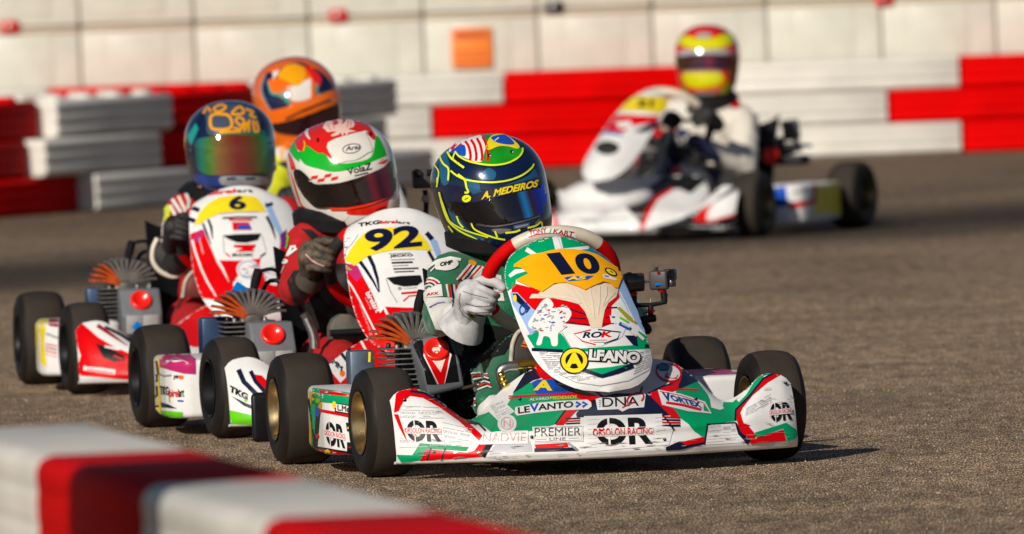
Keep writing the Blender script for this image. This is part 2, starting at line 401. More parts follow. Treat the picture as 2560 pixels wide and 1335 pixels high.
def engine_parts(fr, ex, fx, cyl, cap_m, box_m, box_top, tilt=0., yb=.58, zb=.20, zf=.305, low=None, s=1.0, bw=.058):
    """ex: centre of the intake box, fx: centre of the cylinder and its fan of fins"""
    e = Part('engine', fr); yc = yb + .15
    e.box((fx, yc, zf - .15), (.10, .12, .14), BLKPL, .01)
    for i in range(8): e.box((fx - .005, yc, zf - .085 + .0125 * i), (.135, .13, .0035), ALU, .001, seg=1)
    e.box((fx, yc, zf - .03), (.07, .08, .13), BLKPL, .01)
    for sx in (-.045, .035):
        for dy in (-.055, .055): e.lathe([(.006, 0), (.006, .012), (.003, .014), (0, .014)], STEEL, o=(fx + sx, yc + dy, zf + .0), axis=(0, 0, 1), n=8)
    e.tube(spline([(ex + .03, yb + .1, zb + .02), (ex + .09, yb + .02, zb - .02), (ex + .10, yb - .12, zb - .06), (ex + .07, yb - .3, zb - .07)], 24), .0055, BLKPL, n=8)
    e.tube(spline([(fx + .05, yc - .06, zf - .1), (ex + .07, yb - .02, zb + .02), (ex + .12, yb + .05, zb + .1), (ex + .2, yb + .2, zb + .12)], 24), .0045, M('fuel hose', (.05, .03, .02), .35), n=8)
    e.box((fx - .02, yc - .03, zf - .20), (.13, .10, .05), ALU, .008); e.lathe([(.035, 0), (.035, .02), (.03, .024), (0, .024)], ALU, o=(fx, yc - .08, zf - .17), axis=(0, -1, 0), n=24)
    for a in range(4): e.lathe([(.005, 0), (.005, .005), (0, .005)], STEEL, o=(fx + .026 * math.cos(a * 1.57 + .7), yc - .104, zf - .17 + .026 * math.sin(a * 1.57 + .7)), axis=(0, -1, 0), n=8)
    e.tube(spline([(fx + .03, yc + .05, zf + .02), (fx + .06, yc + .03, zf + .10), (fx + .11, yc, zf + .09), (fx + .16, yc + .1, zf + .02)], 14), .006, BLKPL, n=8)
    fan = Part('cooling_fins', fr); n = 14
    for i in range(n):
        a0 = R_(-72 + 144 * i / (n - 1)); m = FINORANGE if i < 4 else ALU
        out, inn = [], []
        for j in range(7):
            u = j / 6; r = .022 + (.080 - .006 * abs(math.cos(a0 * 2))) * u * s; a = a0 * (.72 + .28 * u)
            out.append((math.sin(a) * r, math.cos(a) * r * .92, a))
        th = .0041; L, Rr = [], []
        for x, z, a in out: L.append((fx + x - th * math.cos(a), zf + z + th * math.sin(a))); Rr.append((fx + x + th * math.cos(a), zf + z - th * math.sin(a)))
        fan.prism(L + Rr[::-1], 'y', yc - .062, yc + .062, m, .0012, 1)
    fan.box((fx, yc, zf + .012), (.06, .12, .03), ALU, .01)
    plug = Part('spark_plug_cap', fr); plug.lathe([(0, .035), (.012, .033), (.013, 0), (.009, -.03)], BLKPL, o=(fx + .02, yc - .02, zf + .105 * s), axis=(.25, -.3, 1), n=16)
    plug.tube(spline([(fx + .02, yc - .02, zf + .13 * s), (fx + .08, yc, zf + .13), (fx + .13, yc + .08, zf + .05)], 12), .005, BLKPL, n=8)
    R = Matrix.Translation((ex, yb, zb)) @ Matrix.Rotation(tilt, 4, 'Y')
    bx = Part('airbox', fr)
    bx.prism([(.11, 0), (.01, .0), (0, .008), (-.012, .065), (.036, .138), (.12, .138)], 'x', -bw, bw, box_m, .012, 4); bx.move(R)
    if low:
        t = Part('t', fr); t.prism([(-.004, .012), (-.0135, .062), (-.0125, .064), (-.001, .010)], 'x', -.047, -.001, low, .0008, 1)
        t.prism([(-.004, .012), (-.0135, .062), (-.0125, .064), (-.001, .010)], 'x', .001, .047, low, .0008, 1); t.move(R)
        bx.add(t.v, t.f, low)
    cap = Part('intake_cap', fr); nrm = Vector((0, -.835, .55))
    cap.lathe([(.031, -.004), (.031, .010), (.0285, .013), (.0245, .013), (.016, .007), (.008, .004), (0, .0035)], cap_m, o=Vector((0, .016, .103)), axis=nrm, n=32); cap.move(R); cap.sharp = 60
    return e, fan, plug, bx, cap
def steering_part(fr, c, rad, col, tilt=R_(40), r=.017, sx=0.):
    p = Part('steering_wheel', fr); c = Vector(c); e1 = Vector((1, sx, 0)).normalized(); e2 = Vector((0, -math.sin(tilt), math.cos(tilt)))
    n = 120; path = [c + (e1 * math.sin(2 * math.pi * i / n) + e2 * math.cos(2 * math.pi * i / n)) * rad for i in range(n)]
    k = 14
    p.tube(path, r, lambda q: col(360 * ((q // k) + .5) / n), closed=True, n=k)
    nn = e1.cross(e2)
    for a in (90, 200, 320):
        d = e1 * math.sin(R_(a)) + e2 * math.cos(R_(a)); p.tube([c + d * .02, c + d * (rad - .005)], .009, BLKPL, n=8)
    p.lathe([(0, .012), (.035, .01), (.04, 0), (.04, -.02), (0, -.02)], BLKPL, o=c, axis=nn, n=20)
    return p
def seat_part(fr):
    p = Part('seat', fr); P = []
    for i in range(17):
        u = -1 + i / 8; row = []
        for q in spline([(.52, .10, .0), (.60, .07, .06), (.78, .06, .10), (.92, .13, .12), (.99, .26, .13), (1.03, .42, .08)], 22):
            w = .17; lift = .10 * abs(u) ** 2.5 * (q.z * 8); row.append(Vector((u * w, q.x - lift * .5, q.y + lift * .6)))
        P.append(row)
    p.shell(P, BLKPL, .005); return p
def chassis_part(fr):
    p = Part('chassis', fr)
    for s in (-1, 1):
        p.tube(spline([(s * .30, 1.04, .07), (s * .27, .75, .055), (s * .17, .42, .05), (s * .19, .1, .05), (s * .15, -.22, .05)], 24), .014, STEEL)
        p.tube([(s * .19, .1, .05), (s * .36, 0, .08), (s * .40, 0, .13)], .013, STEEL)
        p.tube([(s * .38, 0, .128), (s * .46, 0, .128)], .011, STEEL); p.tube([(s * .33, .3, .06), (s * .33, .74, .06)], .012, STEEL)
        p.tube([(s * .2, .36, .055), (s * .34, .36, .06)], .012, STEEL); p.tube([(s * .27, .7, .055), (s * .34, .7, .06)], .012, STEEL)
        p.tube([(s * .18, -.12, .05), (s * .2, -.27, .07)], .009, STEEL); p.tube([(s * .02, .0, .1), (s * .37, .03, .12)], .006, STEEL)
    p.tube([(-.15, -.22, .05), (.15, -.22, .05)], .014, STEEL); p.tube([(-.17, .42, .05), (.17, .42, .05)], .013, STEEL)
    p.tube([(-.47, .95, .134), (.47, .95, .134)], .0145, STEEL); p.tube([(-.3, 1.04, .07), (.3, 1.04, .07)], .013, STEEL)
    p.box((0, .1, .034), (.32, .62, .006), BLKPL, .002)
    p.tube([(0, .27, .42), (0, -.02, .09)], .009, STEEL); p.tube([(-.1, .1, .05), (0, .17, .31), (.1, .1, .05)], .008, STEEL)
    p.lathe([(.085, -.003), (.085, .003), (.02, .003), (.02, -.003)], STEEL, o=(.12, .95, .134), axis=(1, 0, 0), n=40, closed=True)
    p.lathe([(.088, -.002), (.088, .002), (.02, .002), (.02, -.002)], STEEL, o=(-.2, .95, .134), axis=(1, 0, 0), n=40, closed=True)
    return p
def rear_bumper_part(fr, m, hw=.585):
    p = Part('rear_bumper', fr)
    o = [(-hw, 1.10), (-hw + .01, 1.16), (-hw + .085, 1.19), (hw - .085, 1.19), (hw - .01, 1.16), (hw, 1.10), (hw - .085, 1.115), (-hw + .085, 1.115)]
    p.prism(o, 'z', .05, .17, m, .012, 3); return p
def tank_part(fr):
    p = Part('fuel_tank', fr); p.box((0, .28, .12), (.2, .24, .15), M('smoked tank plastic', (.05, .045, .04), .35, 0, .1), .03, seg=4)
    p.lathe([(.03, 0), (.03, .02), (0, .02)], BLKPL, o=(.03, .3, .195), axis=(0, 0, 1), n=20); return p

def kart_shapes(name, fr, cfg):
    """all the parts of one kart, as (part, sub-parts) pairs; markings are wrapped on before build"""
    d = {}
    d['nose'] = nose_part(fr, cfg.get('nose', WHITE), cfg.get('nw', 1.)); d['panel'] = panel_part(fr, cfg.get('panel', WHITE), c=cfg.get('pc', ((-.26, .195), (-.13, .30), (-.01, .415), (.12, .54))), wide=cfg.get('wide', 1.), sx=cfg.get('psx', 0.), pw=cfg.get('pw', PAN_W))
    d['podR'] = pod_part(fr, -1, cfg.get('pod', WHITE), cfg.get('podbev', .022), dx=cfg.get('podx', 0)); d['podL'] = pod_part(fr, 1, cfg.get('pod', WHITE), cfg.get('podbev', .022), dx=cfg.get('podx', 0))
    d['steer'] = steering_part(fr, cfg.get('sc', (0, .28, .43)), cfg.get('sr', .15), cfg['grip'])
    d['seat'] = seat_part(fr); d['chassis'] = chassis_part(fr); d['rear'] = rear_bumper_part(fr, BLKPL, cfg.get('rw', .585)); d['tank'] = tank_part(fr)
    d['eng'] = engine_parts(fr, **cfg['eng'])
    st = cfg.get('turn', R_(3))
    d['wheels'] = [wheel_parts(fr, s * x, y, r, w, s, cfg['rim'], st if y == 0 else 0) for x, y, r, w in ((.465, 0, .130, .118), (.49, .95, .135, .132)) for s in (-1, 1)]
    d['extra'] = []
    return d
def kart_build(root, d):
    for k in ('nose', 'panel', 'podR', 'podL', 'steer', 'seat', 'chassis', 'rear', 'tank'): d[k].build(root)
    e, fan, plug, bx, cap = d['eng']; eo = e.build(root)
    for q in (fan, plug, bx, cap): q.build(eo)
    for t, g in d['wheels']: g.build(t.build(root))
    for q in d['extra']: q.build(root)

# ------------------------------------------------------------------ driver
def helmet_part(fr, c, yaw, roll, pitch, m, k=1.0):
    """full-face racing helmet, closed shell with a chin bar; returns the shell and its transform"""
    p = Part('helmet', fr); P = []; nu = 64
    zs = [(-.128, .070, -.105, .060), (-.130, .086, -.128, .085), (-.122, .098, -.148, .102), (-.10, .110, -.160, .118), (-.07, .117, -.163, .130), (-.03, .123, -.157, .142), (.0, .126, -.152, .150),
          (.03, .1265, -.148, .154), (.06, .121, -.137, .150), (.085, .109, -.120, .136), (.105, .091, -.098, .114), (.12, .068, -.072, .085), (.13, .041, -.043, .05), (.134, .015, -.016, .018), (.1345, .0, .0, .0)]
    keys = [(i, *r) for i, r in enumerate(zs)]
    for j in range(43):
        z, ax, yf, yb = cat_(keys, (len(zs) - 1) * j / 42); row = []
        for i in range(nu):
            t = 2 * math.pi * i / nu; sx, cy = math.sin(t), -math.cos(t); e = .92
            X = math.copysign(abs(sx) ** e, sx) * max(ax, 0); Y = math.copysign(abs(cy) ** e, cy); Y = Y * (max(yb, 0) if cy > 0 else max(-yf, 0)); row.append(Vector((X, Y, z)))
        P.append(row)
    p.grid(P, m, cv=True); p.f.append(list(range(nu))); p.fm.append(p.mi(BLKPL)); p.sharp = 45; p.curvy = True; p.maxe = 40
    T = Matrix.Translation(c) @ Matrix.Rotation(-fr.th, 4, 'Z') @ Matrix.Rotation(-roll, 4, 'Y') @ Matrix.Rotation(yaw, 4, 'Z') @ Matrix.Rotation(pitch, 4, 'X') @ Matrix.Scale(k, 4)
    p.move(T); return p, T
def visor_mat(name, stops, axis_m):
    """tinted, metal-coated polycarbonate; the coating's colour runs across the visor"""
    m = bpy.data.materials.new(name); m.use_nodes = True; nt = m.node_tree; b = nt.nodes['Principled BSDF']
    b.inputs['Roughness'].default_value = .08; b.inputs['Metallic'].default_value = .15; b.inputs['Coat Weight'].default_value = .6; b.inputs['Coat Roughness'].default_value = .03
    at = nt.nodes.new('ShaderNodeVertexColor'); at.layer_name = 'across'; rp = nt.nodes.new('ShaderNodeValToRGB')
    while len(rp.color_ramp.elements) < len(stops): rp.color_ramp.elements.new(.5)
    for e, (t, c) in zip(rp.color_ramp.elements, stops): e.position = t; e.color = (*c, 1)
    tn = nt.nodes.new('ShaderNodeTexNoise'); tn.inputs['Scale'].default_value = 9
    nt.links.new(at.outputs[0], rp.inputs[0]); nt.links.new(rp.outputs[0], b.inputs['Base Color'])
    return m
def visor_build(hel, T, pts, mat, parent, fr, off=.004):
    """a visor shell over the eye opening, its outline wrapped on the helmet"""
    v = Part('visor', fr); hel.poly(pts, mat, 1, cell=8, off0=off, to=v)
    ed = list(pts); rim = Part('x', fr)
    o = v.build(parent); I = T.inverted(); me = o.data
    ca = me.color_attributes.new('across', 'FLOAT_COLOR', 'POINT')
    for i, vt in enumerate(me.vertices):
        q = I @ vt.co; a = math.atan2(q.x, -q.y) / math.pi + .5; ca.data[i].color = (a, a, a, 1)
    sd = o.modifiers.new('thickness', 'SOLIDIFY'); sd.thickness = .0035; sd.offset = -1
    return o
def limb(p, pts, rads, m, n=12):
    k = max(8, len(pts) * 5); path = spline(pts, k); keys = [(i, r) for i, r in enumerate(rads)]
    p.tube(path, [cat_(keys, (len(rads) - 1) * i / (k - 1))[0] for i in range(k)], m, n=n)
    for q, r in ((pts[0], rads[0]), (pts[-1], rads[-1])): p.ball(q, r, m, 14)
def body_part(fr, m, sh, el, wr, neck, chest, hip, knee, foot, r=1.):
    """torso, neck, arms and legs fused into one continuous suit; tuples hold (right, left)"""
    p = Part('person_body', fr)
    limb(p, [hip, (Vector(hip) + Vector(chest)) / 2, chest], [.12 * r, .115 * r, .115 * r], m, 18)
    p.ball(chest, (.15 * r, .095 * r, .12 * r), m); p.ball(hip, (.15 * r, .12 * r, .1 * r), m)
    limb(p, [chest, neck], [.085 * r, .055 * r], m)
    for s in (0, 1):
        limb(p, [Vector(chest) * .55 + Vector(sh[s]) * .45, sh[s]], [.085 * r, .066 * r], m)
        limb(p, [sh[s], (Vector(sh[s]) * .5 + Vector(el[s]) * .5), el[s]], [.064 * r, .055 * r, .047 * r], m)
        limb(p, [el[s], (Vector(el[s]) * .5 + Vector(wr[s]) * .5), wr[s]], [.047 * r, .042 * r, .034 * r], m)
        h = Vector(hip) + Vector(((-1, 1)[s] * .065, 0, 0))
        limb(p, [h, (h + Vector(knee[s])) / 2, knee[s]], [.08 * r, .066 * r, .054 * r], m)
        limb(p, [knee[s], (Vector(knee[s]) * .5 + Vector(foot[s]) * .5), foot[s]], [.058 * r, .05 * r, .038 * r], m)
    q = remesh(p, .009, 3); q.off0 = .0026; q.maxe = 30
    rnd = random.Random(3)
    # folds of the suit
    for i, v in enumerate(q.v):
        w = math.sin(v.z * 95 + 30 * v.x + 4 * math.sin(v.y * 40)) * .0022 + math.sin(v.z * 52 - 60 * v.y + 5 * math.sin(v.x * 33)) * .0024
        q.v[i] = v + Vector((w, w * .6, w * .3))
    return q
def shoe_part(fr, heel, toe, m, sole):
    p = Part('shoe', fr); h, t = Vector(heel), Vector(toe)
    limb(p, [h + Vector((0, .015, .06)), h, (h + t) / 2, t], [.038, .040, .036, .026], m); q = remesh(p, .006, 2)
    return q
def glove_part(fr, c, along, palm, m, wrist, cuff_m=None, k=1.0, side=-1):
    """a closed hand: palm outside the rim, four fingers curled round it and a thumb on the inner side.
    c: point on the rim, along: rim direction (thumb end), palm: outward direction from the rim"""
    p = Part('glove', fr); c = Vector(c); a = Vector(along).normalized(); o = Vector(palm).normalized(); o = (o - a * o.dot(a)).normalized(); f = a.cross(o)
    if f.y > 0: f = -f          # f: towards the front of the kart
    r0 = .030 * k
    for i, (s, ln, rr) in enumerate(((.031, 1.0, .0101), (.0105, 1.1, .0106), (-.0105, 1.05, .0101), (-.030, .85, .0090))):
        pts = []
        for j in range(7):
            an = -.55 + (3.7 * ln) * j / 6; rad = r0 * (1.02 - .05 * (j % 2)); d = o * math.cos(an) + f * math.sin(an); pts.append(c + a * (s * k * (1 - .04 * j)) + d * rad)
        p.tube(spline(pts, 20), [rr * k * (1.12 - .022 * q) for q in range(20)], m, n=10); p.ball(pts[-1], rr * k * .72, m, 10)
        p.ball(c + a * s * k + (o * math.cos(.5) + f * math.sin(.5)) * (r0 + .001), rr * k * 1.22, m, 10)   # knuckle
    w = Vector(wrist)
    pb = c + o * .034 * k - f * .012 * k
    p.ball(pb, (.030 * k, .034 * k, .040 * k), m, 16)
    limb(p, [c + o * .036 * k, pb + (w - pb) * .5, w], [.032 * k, .031 * k, .030 * k], m)
    th = [pb + a * .022 * k, c + a * .045 * k + o * .012 * k - f * .014 * k, c + a * .050 * k - o * .018 * k - f * .006 * k, c + a * .046 * k - o * .034 * k + f * .004 * k]
    p.tube(spline(th, 16), [(.0155 - .0003 * q) * k for q in range(16)], m, n=10); p.ball(th[-1], .0105 * k, m, 10)
    q = remesh(p, .0026, 1)
    return q

# ------------------------------------------------------------------ ground
def asphalt():
    m = bpy.data.materials.new('worn asphalt'); m.use_nodes = True; nt = m.node_tree; b = nt.nodes['Principled BSDF']; N, K = nt.nodes.new, nt.links.new
    tc = N('ShaderNodeTexCoord'); mp = N('ShaderNodeMapping'); mp.inputs['Scale'].default_value = (1, .08, 1); K(tc.outputs['Object'], mp.inputs[0])
    g = N('ShaderNodeTexNoise'); g.inputs['Scale'].default_value = 250; g.inputs['Detail'].default_value = 2; g.inputs['Roughness'].default_value = .6; K(mp.outputs[0], g.inputs['Vector'])
    r = N('ShaderNodeValToRGB'); e = r.color_ramp.elements; e[0].position = .34; e[0].color = (.025, .017, .010, 1); e[1].position = .68; e[1].color = (.82, .58, .36, 1)
    x = e.new(.5); x.color = (.232, .162, .102, 1); K(g.outputs['Fac'], r.inputs[0])
    # racing line: rubber with shade painted into the same band; soft patches
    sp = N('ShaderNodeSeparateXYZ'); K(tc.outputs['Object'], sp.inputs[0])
    def math_(op, a, c=None):
        n = N('ShaderNodeMath'); n.operation = op
        for i, q in enumerate((a, c)):
            if q is None: continue
            if isinstance(q, (int, float)): n.inputs[i].default_value = q
            else: K(q, n.inputs[i])
        return n.outputs[0]
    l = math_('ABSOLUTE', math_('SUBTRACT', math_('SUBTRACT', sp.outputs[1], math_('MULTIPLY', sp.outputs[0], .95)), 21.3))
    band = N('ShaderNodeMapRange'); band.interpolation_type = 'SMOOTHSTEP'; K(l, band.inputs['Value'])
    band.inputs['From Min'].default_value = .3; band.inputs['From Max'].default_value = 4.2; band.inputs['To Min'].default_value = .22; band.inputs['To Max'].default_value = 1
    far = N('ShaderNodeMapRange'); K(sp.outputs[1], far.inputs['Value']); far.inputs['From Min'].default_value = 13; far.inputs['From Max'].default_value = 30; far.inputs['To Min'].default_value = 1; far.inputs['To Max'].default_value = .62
    p = N('ShaderNodeTexNoise'); p.inputs['Scale'].default_value = 1.3; p.inputs['Detail'].default_value = 4
    mp2 = N('ShaderNodeMapping'); mp2.inputs['Scale'].default_value = (1, .35, 1); K(tc.outputs['Object'], mp2.inputs[0]); K(mp2.outputs[0], p.inputs['Vector'])
    pr = N('ShaderNodeMapRange'); K(p.outputs['Fac'], pr.inputs['Value']); pr.inputs['From Min'].default_value = .3; pr.inputs['From Max'].default_value = .7; pr.inputs['To Min'].default_value = .72; pr.inputs['To Max'].default_value = 1.12
    q = N('ShaderNodeTexNoise'); q.inputs['Scale'].default_value = 22; q.inputs['Detail'].default_value = 5; q.inputs['Roughness'].default_value = .65
    mp3 = N('ShaderNodeMapping'); mp3.inputs['Scale'].default_value = (1, .14, 1); K(tc.outputs['Object'], mp3.inputs[0]); K(mp3.outputs[0], q.inputs['Vector'])
    qr = N('ShaderNodeMapRange'); K(q.outputs['Fac'], qr.inputs['Value']); qr.inputs['From Min'].default_value = .3; qr.inputs['From Max'].default_value = .7; qr.inputs['To Min'].default_value = .5; qr.inputs['To Max'].default_value = 1.4
    sk = N('ShaderNodeTexNoise'); sk.inputs['Scale'].default_value = 1.0; sk.inputs['Detail'].default_value = 6; sk.inputs['Roughness'].default_value = .7
    mp4 = N('ShaderNodeMapping'); mp4.inputs['Rotation'].default_value = (0, 0, R_(-38)); mp4.inputs['Scale'].default_value = (.12, 3.2, 1); K(tc.outputs['Object'], mp4.inputs[0]); K(mp4.outputs[0], sk.inputs['Vector'])
    sr = N('ShaderNodeMapRange'); K(sk.outputs['Fac'], sr.inputs['Value']); sr.inputs['From Min'].default_value = .36; sr.inputs['From Max'].default_value = .56; sr.inputs['To Min'].default_value = .76; sr.inputs['To Max'].default_value = 1.06
    qr = type('o', (), {'outputs': [math_('MULTIPLY', qr.outputs[0], sr.outputs[0])]})
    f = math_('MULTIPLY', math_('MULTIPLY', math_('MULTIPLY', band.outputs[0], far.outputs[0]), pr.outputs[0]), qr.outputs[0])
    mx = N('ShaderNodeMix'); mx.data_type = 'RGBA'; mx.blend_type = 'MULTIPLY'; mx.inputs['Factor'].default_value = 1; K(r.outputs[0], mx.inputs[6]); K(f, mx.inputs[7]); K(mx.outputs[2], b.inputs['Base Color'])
    b.inputs['Roughness'].default_value = .9; b.inputs['Specular IOR Level'].default_value = .2
    bp = N('ShaderNodeBump'); bp.inputs['Strength'].default_value = .5; bp.inputs['Distance'].default_value = .004; K(g.outputs['Fac'], bp.inputs['Height']); K(bp.outputs[0], b.inputs['Normal'])
    return m
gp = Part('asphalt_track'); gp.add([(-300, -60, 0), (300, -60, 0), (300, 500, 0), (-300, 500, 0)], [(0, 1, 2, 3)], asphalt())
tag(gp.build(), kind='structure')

# ------------------------------------------------------------------ barrier blocks
BL, BH = 1.16, .165
BRED = M('red barrier plastic', (.60, .0, .0), .65, 0, .0, .22, 3.5, .1, 30, spec=.04); BWHITE = M('white barrier plastic', (.64, .61, .55), .5, 0, .05, .16, 3.5, .1, 30)
_blk = {}
def block_mesh(col, studs, L=BL, W=.36, H=BH, plain=False):
    k = (col, studs, L, W, H, plain)
    if k in _blk: return _blk[k]
    p = Part('barrier_block'); h, w = H - .003, W / 2; g = .0015 if plain else .010
    prof = [(-w + .02, 0), (-w, .018), (-w, h * .30), (-w + g, h * .34), (-w + g, h * .40), (-w, h * .44), (-w, h * .62), (-w + g, h * .66), (-w + g, h * .72), (-w, h * .76), (-w, h - .022), (-w + .008, h - .007), (-w + .025, h),
            (w - .025, h), (w - .008, h - .007), (w, h - .022), (w, h * .76), (w - g, h * .72), (w - g, h * .66), (w, h * .62), (w, h * .44), (w - g, h * .40), (w - g, h * .34), (w, h * .30), (w, .018), (w - .02, 0)]
    p.prism(prof, 'x', .006, L - .006, BRED if col == 'red' else BWHITE, .006, 2)
    if studs:
        for i in range(4):
            for s in (-1, 1): p.lathe([(.05, -.002), (.046, .018), (.036, .024), (0, .024)], BRED if col == 'red' else BWHITE, o=(L * (i + .5) / 4, s * W * .25, h), axis=(0, 0, 1), n=20)
    p.sharp = 35; o = p.build(); _blk[k] = o.data; bpy.data.objects.remove(o); return _blk[k]
def block(col, loc, ang, studs, label, group, **kw):
    o = bpy.data.objects.new('barrier_block', block_mesh(col, studs, **kw)); COL.objects.link(o); o.location = loc; o.rotation_euler = (0, 0, ang)
    return tag(o, label, 'barrier block', group)
ORD = ['first', 'second', 'third', 'fourth', 'fifth', 'sixth', 'seventh', 'eighth']
CRS = ['bottom', 'middle', 'top']
WY = 37.0
for c in range(3):
    n = {'red': 0, 'white': 0}
    for i in range(-6, 6):
        x = -.01 + BL * i + (-.37 if c == 1 else 0); col = 'red' if i % 2 == 0 else 'white'
        if not -3 <= i <= 2: block(col, (x, WY + .18, BH * c), R_(.3), False, f'{col} block in the {CRS[c]} course further along the far wall, outside the picture', 'blocks of the far back wall'); continue
        block(col, (x, WY + .18, BH * c), R_(.3), False, f'{ORD[n[col]]} {col} block from the left in the {CRS[c]} course of the far wall', 'blocks of the far back wall'); n[col] += 1
# tall white wall behind the courses
def tall_mesh():
    p = Part('wall_panel'); p.box((0, 0, .2), (.581, .3, .385), M('white wall plastic', (.60, .58, .50), .5, 0, .0, .14, 4, .1, 25), .02, seg=3)
    p.box((0, -.145, .2), (.30, .022, .30), _mats['white wall plastic'], .009); p.box((0, -.15, .375), (.56, .012, .022), M('beige strap', (.44, .35, .24), .7), .004)
    o = p.build(); me = o.data; bpy.data.objects.remove(o); return me
tm = tall_mesh(); PORD = ORD + ['ninth', 'tenth', 'eleventh', 'twelfth']
for r in range(2):
    for i in range(-12, 12):
        o = bpy.data.objects.new('wall_panel', tm); COL.objects.link(o); o.location = (-.115 + .585 * i, WY + .56, .495 - .09 + r * .39)
        tag(o, f'{"upper" if r else "lower"} row white panel of the tall back wall, ' + (f'{PORD[i + 6]} from the left' if -6 <= i < 6 else 'outside the picture'), 'wall panel', 'white panels of the tall back wall')
sup = Part('wall_footing'); sup.box((-.4, WY + .56, .2025), (14.0, .28, .405), BWHITE, .01); tag(sup.build(), 'long white footing under the panels of the tall back wall', 'wall footing')
for px, py, col, nm in ((25, 68, 'red', 'red clip at the far left end of the white back wall'), (845, 40, 'red', 'red clip on the white back wall above the orange helmet'), (1385, 18, 'black', 'black clip on the white back wall right of the orange sign'), (2210, -2, 'red', 'red clip on the white back wall right of the far racing kart')):
    r = ray(px, py); q = CAMLOC + r * ((WY + .395 - CAMLOC.y) / r.y); p = Part('wall_clip'); p.box(q, (.088, .02, .062), RED if col == 'red' else BLKPL, .008, seg=3); p.box(q + Vector((0, -.012, 0)), (.03, .012, .03), STEEL, .003); tag(p.build(), nm, 'clip', 'clips on the back wall')
r = ray(1179, 119); q = CAMLOC + r * ((WY + .385 - CAMLOC.y) / r.y)
p = Part('warning_sign'); OR2 = M('orange sign sheet', (.80, .20, .015), .5); p.box(q, (.205, .008, .205), OR2, .003)
OR3 = M('dark orange print', (.50, .09, .008), .5)
for dz, hh in ((.065, .045), (-.02, .012), (-.05, .012), (-.08, .012)): p.box(q + Vector((0, -.0045, dz)), (.17, .002, hh), OR3, 0)
for sx in (-1, 1):
    for sz in (-1, 1): p.lathe([(.006, 0), (.005, .003), (0, .003)], STEEL, o=q + Vector((sx * .09, -.004, sz * .09)), axis=(0, -1, 0), n=10)
tag(p.build(), 'square orange warning sign fixed on the tall white back wall', 'sign')

# barrier on the left in the middle distance: runs away to the right, its long side out of the sun
A = R_(90 - 25); dirv = Vector((math.cos(A), math.sin(A), 0)); nv = Vector((math.sin(A), -math.cos(A), 0))
base = ground(-75, 552); 
for c, sh in ((0, -.10), (1, -.55), (2, -.36)):
    n = {'red': 0, 'white': 0}
    for i in range(4):
        col = 'red' if i % 2 == 0 else 'white'; st = sh + 1.22 * i
        q = base + dirv * st + nv * (.085 if col == 'white' else 0) - nv * (.18 + .03 * c) + Vector((0, 0, .175 * c))
        block(col, q, A, c == 2, f'{ORD[n[col]]} {col} block from the left in the {CRS[c]} course of the shaded left barrier', 'blocks of the barrier behind the karts', L=1.2, H=.175); n[col] += 1
# barrier in the foreground, running towards the camera
g1, g2 = ground(-10, 1108, .525), ground(690, 1300, .525); fd = (g2 - g1).normalized(); FA = math.atan2(fd.y, fd.x); fn = Vector((-fd.y, fd.x, 0))
FL_ = 1.22; t0 = ((ground(172, 1128, .525) - g1).dot(fd)) - FL_
fnm = ['rearmost', 'second', 'third', 'nearest']
for c in range(3):
    for i in range(4):
        col = ('white', 'red')[i % 2]
        q = g1 + fd * (t0 + FL_ * i + .02 * c) + fn * .13; q.z = .175 * c
        block(col, q, FA, False, f'blurred {col} block, {fnm[i]} in the {CRS[c]} course of the foreground barrier', 'blocks of the foreground barrier', L=FL_, W=.26, H=.175, plain=True)

# unseen stack of tyres, added left of the barrier to shade the red block
ts = Part('shade_tyre_stack')
for i in range(8):
    rt = .30 + .008 * math.sin(i * 2.3)
    ts.lathe([(.17, .02), (.20, .0), (.27, .0), (rt, .03), (rt + .004, .085), (rt, .14), (.27, .17), (.20, .17), (.17, .15)], RUBBER, o=(-1.17 + .015 * math.sin(i * 1.7), -13.45 + .015 * math.cos(i * 2.1), .172 * i), axis=(0, 0, 1), n=36)
tag(ts.build(), 'unseen stack of black tyres, added to shade the foreground barrier', 'tyre stack')

# loose grit and rubber crumbs lying on the track
rg = random.Random(21); gt = Part('grit'); GD, GL_ = M('rubber crumb', (.02, .017, .014), .9), M('pale grit', (.38, .30, .21), .9); gv, gf, gm = [], [], []
for i in range(26000):
    y = -11 + 24 * rg.random() ** 1.3; x = rg.uniform(-2.1, 2.1); s = rg.uniform(.0012, .0032); a = rg.uniform(0, 6.28); b = len(gv)
    for j in range(3): gv.append(Vector((x + s * math.cos(a + 2.094 * j), y + s * 1.6 * math.sin(a + 2.094 * j), -.0005)))
    gv.append(Vector((x, y, s * rg.uniform(.8, 1.7)))); gf += [[b, b + 1, b + 3], [b + 1, b + 2, b + 3], [b + 2, b, b + 3]]; gm += [i % 3 == 0] * 3
gt.v, gt.f, gt.ms, gt.fm = gv, gf, [GL_, GD], [int(q) for q in gm]; gt.sharp = 10
tag(gt.build(), 'loose grit and rubber crumbs scattered over the track', 'grit', kind='stuff')

